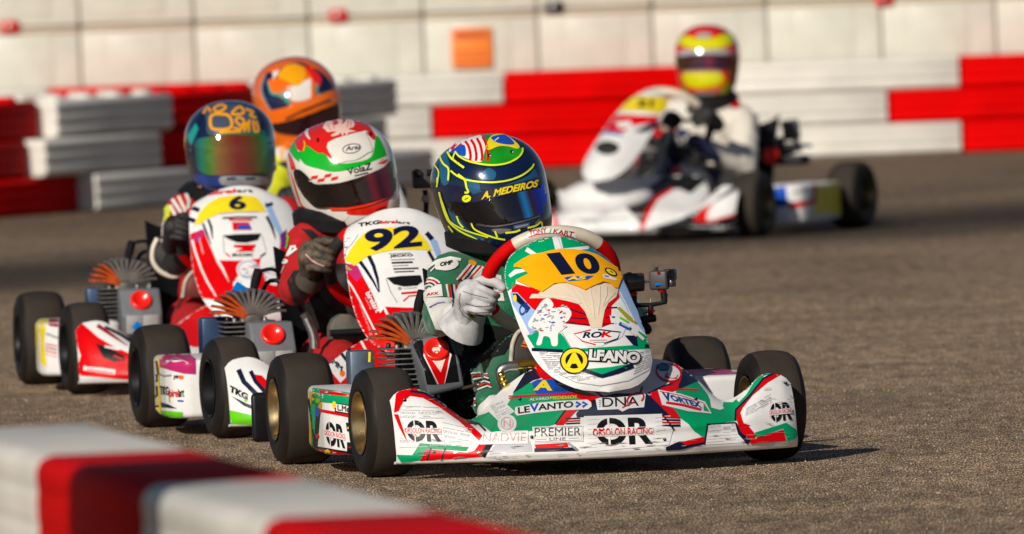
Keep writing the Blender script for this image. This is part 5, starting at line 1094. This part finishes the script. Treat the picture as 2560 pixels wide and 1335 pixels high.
p.ring(ZC((1010, 910))[0], 23, 20, 1.6, BLUE, 6); rnd = random.Random(5)
for i in range(14): a, b_ = rnd.uniform(940, 1300), rnd.uniform(840, 1020); p.line(ZC((a, b_), (a + rnd.uniform(20, 60), b_ + rnd.uniform(-20, 20))), 2.2, rnd.choice((BLUE, RED, GREY)), 6)
p = k['nose']
p.poly([(370, 960), (400, 860), (420, 800), (450, 760), (480, 740), (560, 720), (900, 720), (900, 860), (540, 870), (480, 868), (430, 900)], RED, 1); p.line([(412, 812), (440, 765), (470, 746), (520, 738)], 4, CREAM, 3)
p.poly(Z7((680, 325), (760, 310), (900, 320), (900, 470), (690, 450)), WHITE, 3); p.line(Z7((690, 395), (760, 390)), 2, GREY, 4); p.poly(Z7((470, 580), (560, 620), (560, 720), (500, 680)), WHITE, 2)
p.poly(Z9((480, 700), (530, 660), (660, 690), (760, 760), (870, 870), (880, 1040), (500, 1010), (540, 880)), RED, 1); p.poly(Z9((545, 662), (650, 655), (740, 720), (870, 800), (870, 868), (760, 820), (660, 760)), WHITE, 3); p.line(Z9((650, 680), (740, 740), (850, 815)), [10, 8, 2], DKRED, 4); p.line(Z9((700, 690), (800, 740), (880, 790)), 7, NAVY, 4); p.line(Z9((740, 690), (880, 760)), 5, WHITE, 5)
p.poly(Z9((640, 800), (700, 815), (830, 880), (830, 915), (760, 920), (690, 890)), BLACK, 3); p.line(Z9((700, 820), (800, 840)), 5, WHITE, 4); p.line(Z9((760, 880), (820, 905)), 4, RED, 4)
p.line(Z9((560, 960), (770, 990)), 12, WHITE, 3); p.line(Z9((570, 945), (720, 955)), 6, RED, 4); p.line(Z9((580, 970), (760, 995)), 3, RED, 4)
p = k['podR']
p.poly(Z9((190, 720), (230, 600), (335, 620), (305, 700), (295, 800), (315, 960), (270, 920), (240, 830)), YELLOW, 1); p.poly(Z9((330, 630), (390, 620), (390, 690), (325, 680)), DKRED, 2); p.line(Z9((310, 730), (385, 760)), 5, GREY, 3)
for i in range(4): p.line(Z9((305, 800 + 22 * i), (380, 815 + 24 * i)), 3, (RED, DKRED, RED, PINK)[i], 3)
g = Part('guard_panel', K6); g.box(K6.L(248, 762, .82), (.075, .07, .10), DARKBLUE, .008); k['extra'].append(g)
g = Part('leg_shield', K6); plate(g, ZC((345, 1190), (375, 1030), (430, 950), (500, 910), (520, 1000), (560, 1150), (520, 1190)), .05, M('dark red shield', (.16, .03, .025), .5, 0, 0, .3, 30), edge=ZC((350, 1190), (375, 1040), (430, 950), (490, 910))); k['extra'].append(g)
tg = Part('transponder_tag', K6); tg.box(K6.L(345, 818, .56), (.03, .008, .024), _mats['vinyl bright blue'], .003, Matrix.Rotation(R_(45), 3, 'Y')); k['extra'].append(tg)
root6 = thing('racing_kart', K6, 'red and white kart number 6 with yellow plate, third in the line', 'racing kart', 'racing karts'); kart_build(root6, k)
J = K6.L
b = body_part(K6, SUITR, (J(462, 535, .70), (.20, .70, .46)), (J(428, 660, .52), (.27, .52, .34)), (J(480, 625, .33), (.17, .30, .40)), (.03, .74, .54), (.02, .76, .40), (0, .82, .17), ((-.115, .34, .165), (.13, .32, .2)), ((-.17, .02, .10), (.19, .02, .12)), .93)
p = b
for i, q in enumerate((((250, 200), (330, 330), (370, 460)), ((310, 170), (370, 300), (380, 420)), ((380, 130), (410, 220), (400, 300)), ((230, 260), (290, 400), (300, 470)))): p.line(ZC(*q), 8, SUITW if i != 1 else CREAM, 2)
p.poly(ZC((140, 420), (160, 300), (210, 250), (240, 290), (210, 420)), NEON, 3); p.poly(ZC((100, 560), (140, 430), (220, 430), (240, 560), (120, 620)), SUITW, 2); p.poly(ZC((285, 430), (370, 450), (360, 640), (290, 640)), MESH, 3); p.poly(ZC((20, 700), (100, 560), (290, 640), (420, 800), (420, 940), (200, 1000), (40, 900)), MESH, 1)
root = thing('person', K6, 'driver of kart 6 in a red and white suit and rainbow-tinted visor', 'person', 'kart drivers', SEAT_OFF)
b.name = 'racing_suit'; b.build(root, SEAT_OFF)
el = Part('elbow_guard', K6); c = J(432, 645, .48)
q_ = [J(*z_, .47) for z_ in ZC((95, 590), (50, 700), (50, 820), (120, 920), (240, 975), (340, 950), (430, 860))]
el.ball(J(*ZC((240, 780))[0], .50), (.062, .05, .062), MESH, 24); el.ball(J(*ZC((150, 760))[0], .50), (.045, .04, .055), MESH, 20); el.tube(spline(q_, 40), .007, CREAM, n=10); el.tube(spline([J(*z_, .46) for z_ in ZC((130, 610), (210, 640), (300, 710))], 16), .006, CREAM, n=8)
el.build(root, SEAT_OFF)
for s in (-1, 1): glove_part(K6, (s * .15, .225, .445), (-s * .3, -.1, .9), (s * .88, .1, -.3), MESH, (s * .175, .32, .40), k=.86).build(root, SEAT_OFF)
for s in (-1, 1): shoe_part(K6, (s * .2, .0, .085), (s * .185, -.15, .135), _mats['black shoe leather'], None).build(root, SEAT_OFF)
nk = Part('neck_collar', K6); nk.lathe([(.10, -.03), (.125, -.02), (.13, .01), (.11, .03), (.085, .035)], BLKPL, o=(.03, .745, .53), axis=(.05, -.12, 1), n=32); nk.build(root, SEAT_OFF)
def hel6(p):
    p.poly(Z8((470, 100), (560, 60), (680, 55), (790, 100), (830, 220), (810, 270), (640, 250), (490, 260), (470, 180)), M('grey blue crown', (.05, .07, .11), .2, 0, .7), 1)
    for w, cl, q in ((7, 1, ((510, 130), (500, 200), (530, 225), (620, 220), (640, 180), (610, 130))), (6, 0, ((450, 120), (480, 80), (500, 110))), (6, 1, ((520, 85), (570, 62), (600, 80), (550, 110))), (6, 1, ((640, 120), (690, 75), (720, 110), (690, 125))), (6, 1, ((665, 165), (690, 145), (720, 170), (700, 200))), (6, 0, ((730, 90), (780, 110), (760, 130), (800, 150))), (6, 0, ((650, 215), (700, 220), (740, 180), (720, 240))), (6, 0, ((755, 160), (750, 240))), (6, 0, ((780, 165), (790, 235), (815, 230), (800, 170))), (6, 0, ((560, 245), (640, 240), (700, 238)))):
        p.line(Z8(*q), w, LAMB, 4, closed=bool(cl))
    p.line(Z8((335, 250), (330, 350), (340, 440), (360, 465)), [3, 4, 6, 3], LAMB, 4); p.poly(Z8((345, 270), (400, 180), (420, 220), (370, 330)), LTEAL2, 2); p.poly(Z8((820, 230), (860, 240), (870, 300), (800, 270), (560, 262), (560, 252)), M('green lacquer dark', (.005, .13, .06), .2, 0, .7), 2)
    p.oval(Z8((368, 360))[0], 4, 5, STEEL, 4); p.oval(Z8((895, 340))[0], 5, 12, BLKPL, 4)
    p.poly(Z8((400, 520), (560, 530), (780, 530), (920, 515), (925, 560), (780, 590), (560, 600), (420, 590)), M('chin blue lacquer', (.012, .04, .22), .18, 0, .8, .3), 3); p.poly(Z8((560, 545), (640, 535), (800, 535), (870, 545), (860, 590), (600, 600)), M('silver lacquer', (.45, .48, .52), .15, .6, .6), 5)
    for a in (635, 760): p.line(Z8((a - 30, 552), (a + 30, 550)), 5, BLACK, 7)
    p.poly(Z8((400, 600), (440, 600), (430, 650), (400, 640)), LAMB, 3)
vm6 = visor_mat('rainbow visor', [(.24, (.01, .02, .05)), (.30, (.01, .16, .12)), (.36, (.05, .16, .02)), (.42, (.16, .07, .004)), (.52, (.17, .015, .006)), (.60, (.13, .035, .004)), (.66, (.06, .10, .006)), (.71, (.01, .22, .08)), (.78, (.01, .20, .40))], None)
v6 = Z8((405, 310), (440, 285), (560, 268), (700, 262), (820, 268), (880, 280), (905, 320), (915, 420), (910, 505), (780, 520), (600, 528), (470, 522), (415, 470), (405, 380))
mk_helmet(K6, root, 576, 372, 4, 2, 4, LNAVY, hel6, vm6, v6, 1.03)

# ================================================================== fourth kart, hidden but for its driver
K4 = Frame(-.47, 9.8, .22); root4 = thing('racing_kart', K4, 'kart hidden behind number 92, fourth in the line, driven by the orange helmet', 'racing kart', 'racing karts'); kart_build(root4, birel(K4, -.25, -.29))
SUITY = M('neon yellow suit fabric', (.60, .62, .01), .7, 0, 0, .2, 25, .2, 260); J = K4.L
b = body_part(K4, SUITY, (J(698, 415, .7), J(830, 400, .7)), (J(690, 500, .55), (.24, .52, .34)), ((-.17, .31, .40), (.17, .31, .40)), J(750, 350, .76), (.0, .76, .40), (0, .82, .17), ((-.16, .32, .2), (.16, .32, .2)), ((-.19, .02, .12), (.19, .02, .12)), .95)
b.poly(ZF((400, 690), (470, 660), (540, 760), (480, 850), (420, 800)), SUITW, 1); b.ring(ZF((490, 790))[0], 12, 16, 5, AMBER, 2); b.poly(ZF((420, 860), (470, 840), (540, 850), (500, 900)), M('navy fabric', (.01, .015, .06), .7), 2); b.line(ZF((520, 1090), (560, 1120)), 3, PINK, 2); b.poly(ZF((520, 1220), (640, 1200), (660, 1290), (540, 1310)), SUITW, 2)
root = thing('person', K4, 'driver in a neon yellow suit and orange helmet, half hidden behind kart 92', 'person', 'kart drivers', SEAT_OFF)
b.name = 'racing_suit'; b.build(root, SEAT_OFF)
for s in (-1, 1): glove_part(K4, (s * .15, .225, .445), (-s * .3, -.1, .9), (s * .88, .1, -.3), MESH, (s * .175, .32, .40), k=.86).build(root, SEAT_OFF); shoe_part(K4, (s * .2, .0, .085), (s * .185, -.15, .135), _mats['black shoe leather'], None).build(root, SEAT_OFF)
def hel4(p):
    p.poly(ZF((330, 150), (370, 130), (430, 170), (380, 230), (370, 300), (450, 330), (520, 385), (430, 430), (370, 430), (310, 330), (305, 240)), LNAVY, 2); p.poly(ZF((700, 100), (760, 120), (830, 190), (865, 270), (760, 320), (735, 320), (725, 220), (770, 180)), LNAVY, 2); p.line(ZF((440, 120), (520, 75), (600, 62), (680, 90)), 6, LNAVY, 3)
    p.poly(ZF((240, 250), (300, 170), (330, 150), (300, 250), (330, 370), (380, 430), (330, 450), (270, 400)), LORG, 2); p.line(ZF((330, 150), (300, 250), (320, 340), (370, 430)), 5, M('silver lacquer', (.45, .48, .52), .15, .6, .6), 3)
    p.poly(ZF((430, 170), (480, 90), (560, 65), (620, 90), (650, 150), (620, 220), (560, 240), (500, 200)), LAMB, 5); p.poly(ZF((350, 200), (430, 180), (500, 200), (540, 330), (470, 260), (440, 320), (370, 280)), LORG, 4); p.poly(ZF((500, 250), (560, 240), (640, 200), (690, 190), (690, 330), (560, 360), (520, 320)), LW, 4)
    p.line(ZF((350, 210), (380, 300), (450, 310), (520, 380)), [4, 5, 7, 5], LTEAL2, 5); p.line(ZF((460, 280), (500, 330), (530, 380)), 5, LTEAL2, 6); p.line(ZF((730, 220), (750, 320)), 5, LTEAL2, 5); p.poly(ZF((640, 90), (700, 100), (770, 180), (740, 260), (700, 180)), LR, 4); p.poly(ZF((690, 200), (720, 320), (690, 320)), LORG, 5)
    p.poly(ZF((390, 130), (440, 110), (420, 160), (390, 190)), LW, 4); p.poly(ZF((860, 330), (910, 370), (910, 460), (870, 450)), LAMB, 3)
vm4 = visor_mat('dark maroon visor', [(.3, (.02, .004, .006)), (.7, (.03, .004, .01))], None)
v4 = ZF((350, 470), (380, 510), (520, 515), (700, 440), (880, 360), (900, 430), (880, 520), (760, 580), (600, 620), (440, 600), (370, 540))
hp4 = mk_helmet(K4, root, 742, 258, 14, 13, 20, LORG, hel4, vm4, v4, 1.04, .77)
pk = Part('helmet_peak', K4); hp4.poly(ZF((352, 440), (520, 400), (700, 330), (860, 275), (885, 300), (885, 370), (700, 445), (520, 505), (390, 525), (362, 490)), LORG, 8, to=pk, off0=.006); hp4.line(ZF((500, 490), (600, 440), (700, 400), (820, 350)), 4, BLACK, 14, to=pk, off0=.006); po = pk.build(root, SEAT_OFF); po.parent = [c for c in root.children if c.name.startswith('helmet')][0]; md = po.modifiers.new('t', 'SOLIDIFY'); md.thickness = .004

# ================================================================== the kart that runs apart, at the right
KF = Frame(.53, 21.5, -.42)
k = kart_shapes('kart', KF, dict(grip=lambda a: GRIPCREAM if a < 60 or a > 300 else GRIPBLACK, rim=M('bronze rim', (.3, .24, .14), .35, 1), sr=.158, sc=(0, .30, .46), rw=.5, wide=.76, pc=((-.46, .255), (-.30, .355), (-.09, .47), (.12, .585)), eng=dict(ex=-.22, fx=-.29, cyl=None, cap_m=BLKPL, box_m=BLKPL, box_top=None)))
p = k['panel']
p.poly(ZD((470, 310), (520, 250), (580, 195), (700, 190), (930, 200), (930, 270), (860, 330), (700, 310)), YELLOW, 2); p.text('21', ZD((670, 285))[0], ZD((800, 285))[0], ZD((680, 215))[0], BLACK, 3, bold=.05)
p.poly(ZD((390, 430), (460, 350), (560, 340), (760, 350), (860, 350), (820, 400), (640, 430), (560, 480), (440, 470)), RED, 2); p.line(ZD((370, 480), (440, 480), (560, 500)), 6, BLUE, 3); p.poly(ZD((500, 400), (620, 390), (640, 440), (540, 450)), WHITE, 3); p.poly(ZD((640, 480), (760, 420), (930, 340), (900, 420), (740, 480)), NAVY, 2)
p.oval(ZD((440, 605))[0], 29, 17, M('dark slot', (.03, .028, .022), .6), 3); p.poly(ZD((350, 590), (450, 560), (530, 580), (520, 600), (440, 580)), BLACK, 4)
p = k['nose']
p.poly([(1560, 512), (1660, 440), (1700, 425), (1920, 425), (1920, 640), (1585, 640), (1602, 560)], BLACK, 1); p.poly([(1300, 465), (1395, 465), (1440, 520), (1396, 532), (1300, 560)], NAVY, 1); p.poly([(1440, 470), (1480, 520), (1510, 535), (1560, 520), (1600, 490), (1560, 515), (1510, 540), (1460, 525)], PALE, 1)
p.poly(ZD((715, 1262), (800, 1040), (950, 935), (1010, 930), (1100, 970), (1180, 900), (1300, 855), (1450, 865), (1450, 905), (1250, 1055), (1000, 1175)), WHITE, 3); p.line(ZD((708, 1262), (760, 1120), (830, 1010), (960, 930)), [8, 12, 10, 6], RED, 4); p.line(ZD((715, 1262), (1000, 1178), (1250, 1060), (1440, 910)), 3, GREY, 4)
p.poly(ZD((1135, 1180), (1200, 1090), (1490, 925), (1520, 1090), (1290, 1195)), WHITE, 3); p.poly(ZD((1120, 1185), (1200, 1085), (1290, 1035), (1230, 1120), (1230, 1195)), RED, 4); p.line(ZD((1230, 1195), (1400, 1150), (1500, 1110)), 5, RED, 4)
p.poly(ZD((0, 1090), (20, 1090), (60, 1240), (20, 1240)), RED, 2); p.line(ZD((140, 1200), (190, 1190)), 4, PINK, 3); p.line(ZD((240, 1190), (370, 1180)), 5, GREY, 3); p.line(ZD((200, 1170), (620, 1160)), 3, PALE, 2)
g = Part('nose_cone', KF); g.ball(KF.L(1518, 502, -.2), (.195, .17, .09), WHITE, 32); k['extra'].append(g)
g = Part('intake_box', KF); c = KF.L(1925, 372, .93); g.box(c, (.10, .10, .09), BLKPL, .01); g.lathe([(.034, -.004), (.034, .012), (.031, .016), (.026, .016), (.018, .011), (.008, .006), (0, .005)], CAPRED, o=KF.L(1929, 390, .87), axis=(-.3, -1, .2), n=24); g.box(KF.L(1975, 400, .96), (.14, .1, .04), BLKPL, .01); k['extra'].append(g)
p = k['podL']
p.poly(ZH((1010, 590), (1290, 560), (1300, 1020), (1020, 1020)), YELLOW, 1); p.poly(ZH((1000, 590), (1240, 540), (1240, 600), (1040, 640)), RED, 2); p.poly(ZH((600, 780), (760, 760), (780, 950), (640, 960)), BLUE, 1); p.poly(ZH((780, 920), (1030, 880), (1030, 920), (800, 980)), RED, 2); p.line(ZH((820, 820), (960, 790)), 6, GREY, 2); p.poly(ZH((1000, 620), (1040, 620), (1040, 920), (1010, 930)), RED, 2)
fp = Part('floor_guard', KF); fp.prism([(.30, -.02), (.46, .06), (.46, .16), (.30, .09)], 'x', .30, .42, RED, .004); k['extra'].append(fp) if False else None
rootF = thing('racing_kart', KF, 'white racing kart running apart on the right, turned towards the left', 'racing kart', 'racing karts'); kart_build(rootF, k)
J = KF.L; SW = M('cream suit fabric', (.66, .61, .53), .75, 0, 0, .15, 25, .2, 260)
b = body_part(KF, SW, (J(1738, 318, .74), J(1855, 310, .72)), (J(1700, 415, .58), J(1862, 415, .56)), (J(1668, 350, .36), J(1735, 355, .34)), J(1790, 262, .77), (0, .80, .42), (0, .85, .17), (J(1672, 450, .38), J(1722, 440, .36)), ((-.19, .02, .12), (.20, .02, .12)), 1.04)
NF = M('navy fabric', (.01, .015, .06), .7); p = b
p.poly([(1600, 320), (1660, 310), (1700, 320), (1735, 330), (1770, 350), (1800, 385), (1805, 430), (1790, 470), (1765, 430), (1725, 412), (1680, 420), (1665, 520), (1600, 520)], NF, 1); p.poly(ZD((1420, 290), (1440, 250), (1500, 230), (1480, 290)), RED, 2)
p.poly(ZD((940, 790), (1010, 740), (1060, 860), (1080, 900), (1000, 880)), RED, 2); p.poly(ZD((700, 600), (760, 590), (830, 740), (830, 900), (700, 860)), NF, 1)
root = thing('person', KF, 'driver of the far right kart in a cream suit and red and yellow helmet', 'person', 'kart drivers', SEAT_OFF)
b.name = 'racing_suit'; b.build(root, SEAT_OFF)
for s in (-1, 1): glove_part(KF, (s * .15, .24, .47), (-s * .3, -.1, .9), (s * .88, .1, -.3), MESH if s > 0 else SW, (s * .18, .34, .44), k=1.0).build(root, SEAT_OFF); shoe_part(KF, (s * .2, .0, .085), (s * .185, -.15, .135), _mats['black shoe leather'], None).build(root, SEAT_OFF)
nk = Part('neck_collar', KF); nk.lathe([(.085, -.025), (.10, -.02), (.105, .01), (.09, .03), (.075, .035)], BLKPL, o=J(1782, 250, .77), axis=(0, -.12, 1), n=32); nk.build(root, SEAT_OFF)
def helF(p):
    p.poly(ZE((360, 300), (400, 200), (480, 160), (600, 165), (720, 165), (800, 230), (860, 240), (780, 300), (660, 320), (580, 280), (480, 310)), LR, 2); p.line(ZE((330, 260), (370, 290)), 6, LNAVY, 3); p.line(ZE((780, 290), (850, 240)), 7, LNAVY, 3); p.oval(ZE((570, 330))[0], 20, 7, M('grey lacquer', (.35, .34, .34), .25, 0, .5), 4)
    p.poly(ZE((250, 410), (290, 330), (370, 335), (480, 362), (660, 362), (800, 318), (890, 290), (935, 350), (915, 415), (800, 470), (640, 490), (420, 480), (300, 440)), LYEL, 3); p.poly(ZE((230, 440), (300, 440), (320, 500), (240, 520)), LR, 2); p.poly(ZE((830, 460), (940, 410), (960, 500), (880, 520)), LR, 3)
    p.poly(ZE((265, 545), (330, 500), (480, 495), (760, 495), (850, 490), (870, 520), (850, 560), (760, 565), (560, 560), (320, 575)), _mats['grey lacquer'], 4)
    p.poly(ZE((850, 600), (960, 540), (980, 640), (950, 800), (880, 860), (840, 760)), lac('brown', (.30, .09, .01)), 2); p.poly(ZE((250, 600), (320, 610), (330, 740), (270, 700)), lac('dark olive', (.10, .08, .01)), 2)
    p.line(ZE((330, 755), (560, 745), (770, 742)), 4, _mats['grey lacquer'], 5); p.poly(ZE((280, 840), (340, 770), (560, 760), (780, 770), (860, 790), (840, 880), (780, 960), (560, 980), (380, 960)), LORG, 3); p.poly(ZE((340, 780), (560, 770), (750, 770), (800, 840), (740, 910), (560, 950), (400, 930), (340, 860)), LYEL, 4); p.poly(ZE((780, 760), (860, 780), (840, 860), (810, 830)), LR, 5)
    p.poly(ZE((760, 980), (860, 880), (900, 900), (880, 980), (780, 1030)), lac('lime', (.35, .5, .01)), 4); p.poly(ZE((260, 960), (300, 910), (380, 970), (360, 1010)), lac('lime', (.35, .5, .01)), 4); p.line(ZE((440, 1020), (700, 1010)), 7, _mats['grey lacquer'], 4)
vmF = visor_mat('maroon visor', [(.25, (.05, .03, .004)), (.34, (.05, .004, .012)), (.44, (.03, .002, .015)), (.5, (.16, .01, .035)), (.56, (.03, .002, .02)), (.66, (.05, .003, .01)), (.75, (.10, .03, .004))], None)
vF = ZE((250, 585), (330, 572), (480, 552), (700, 555), (850, 560), (905, 555), (900, 660), (850, 720), (760, 732), (560, 735), (340, 740), (270, 700))
mk_helmet(KF, root, 1768, 148, 2, -1, 5, LR, helF, vmF, vF, 1.02, .78)

# ================================================================== action cameras on kart mounts
def cam_body(p, c, sz, m, yaw):
    R = Matrix.Rotation(yaw, 3, 'Z'); p.box(c, sz, m, .006, R, 3); f = Vector((0, -sz[1] / 2, 0)); f.rotate(R)
    return c + f, R
CAMBLK = M('action camera shell', (.022, .02, .02), .45, 0, .1, .2, 60); KNOB = M('red anodised knob', (.5, .01, .01), .3, .6)
r = thing('action_camera', K10, 'pair of black action cameras on a bracket at the right of the leading kart', 'action camera', 'action cameras'); J = lambda x, y, d=.34: K10.L(*ZG((x, y))[0], d)
a = Part('camera', K10); c, R = cam_body(a, J(285, 205), (.050, .026, .044), CAMBLK, .1); a.box(c + Vector((.0, -.001, .0)), (.038, .003, .032), M('screen glass', (.004, .004, .005), .1, 0, .5), .002, R)
a.box(J(235, 105), (.012, .01, .006), CAMBLK, .002); a.build(r)
a = Part('camera', K10); c, R = cam_body(a, J(570, 180), (.045, .026, .046), M('grey camera shell', (.05, .045, .045), .5), -.5); a.box(J(572, 228, .325), (.021, .004, .006), vinyl('bright blue', (.0, .16, .55)), .001); a.box(J(690, 120, .345), (.026, .034, .028), CAMBLK, .005, R, 3); a.lathe([(.010, 0), (.010, .006), (.007, .006), (0, .003)], BLKPL, o=J(690, 110, .328), axis=(.3, -1, 0), n=20); a.box(J(705, 215, .345), (.016, .03, .016), CAMBLK, .003, R); a.box(J(535, 60), (.010, .01, .012), CAMBLK, .002); a.lathe([(.004, 0), (.004, .003), (0, .003)], KNOB, o=J(560, 95, .326), axis=(0, -1, 0), n=12); a.build(r)
m_ = Part('bracket', K10); m_.tube([J(280, 460), J(480, 455), J(640, 425), J(640, 330)], .0055, BLKPL, n=10); m_.tube([J(285, 455), J(280, 330)], .009, BLKPL, n=10); m_.tube([J(630, 420), J(615, 300)], .008, BLKPL, n=10)
for q, rr in (((280, 328), .010), ((600, 290), .010), ((475, 520), .008)): m_.lathe([(0, -.005), (rr, -.004), (rr, .004), (0, .005)], KNOB, o=J(*q), axis=(.2, -.2, 1), n=18)
m_.tube([J(475, 455), J(475, 570)], .007, BLKPL, n=10); m_.tube([J(400, 200), J(480, 185)], .003, STEEL, n=8); m_.tube([J(390, 540), J(520, 515)], .003, STEEL, n=8); m_.tube([J(478, 385), J(470, 430)], .002, STEEL, n=6); m_.build(r)
m_ = Part('clamp', K10); m_.box(J(450, 610), (.034, .03, .018), BLKPL, .004, Matrix.Rotation(-.12, 3, 'Y')); m_.tube(spline([J(400, 620), J(380, 660), J(440, 700), J(450, 745), J(400, 740)], 14), .008, BLKPL, n=10); m_.tube([J(380, 640), K10.L(1560, 790, .30), K10.L(1480, 790, .27)], .007, BLKPL, n=8); m_.build(r)
r = thing('action_camera', K92, 'blurred action camera on a thin post between the red and blue helmets', 'action camera', 'action cameras'); d = .95
a = Part('camera', K92); c, R = cam_body(a, K92.L(1060, 447, d), (.062, .03, .050), M('grey camera shell', (.05, .045, .045), .5), 0); a.lathe([(.012, 0), (.012, .008), (.009, .008), (0, .004)], BLKPL, o=K92.L(1042, 433, d - .016), axis=(0, -1, 0), n=20); a.box(K92.L(1074, 432, d - .016), (.016, .003, .016), M('screen glass', (.004, .004, .005), .1, 0, .5), .001); a.build(r)
m_ = Part('bracket', K92); m_.tube([K92.L(1062, 475, d), K92.L(1066, 500, d), K92.L(1060, 640, d), K92.L(1000, 760, d - .05)], .007, BLKPL, n=10); m_.ball(K92.L(1064, 497, d), .012, M('pale knob', (.45, .3, .25), .4), 12); m_.build(r)
r = thing('action_camera', KF, 'dark phone-like camera on an arm behind the driver of the far kart', 'action camera', 'action cameras'); d = .98
a = Part('camera', KF); a.box(KF.L(1977, 325, d), (.075, .02, .085), CAMBLK, .008, Matrix.Rotation(-.12, 3, 'Y')); a.box(KF.L(1977, 325, d) + Vector((0, -.011, 0)), (.06, .003, .07), M('screen glass', (.004, .004, .005), .1, 0, .5), .002, Matrix.Rotation(-.12, 3, 'Y')); a.build(r)
m_ = Part('bracket', KF); m_.tube([KF.L(1990, 350, d), KF.L(1985, 375, d), KF.L(1930, 395, d), KF.L(1925, 450, d)], .014, BLKPL, n=10); m_.box(KF.L(1978, 368, d), (.08, .06, .035), BLKPL, .006); m_.tube([KF.L(1990, 360, d), KF.L(2028, 365, d)], .008, DARKBLUE, n=10); m_.build(r)
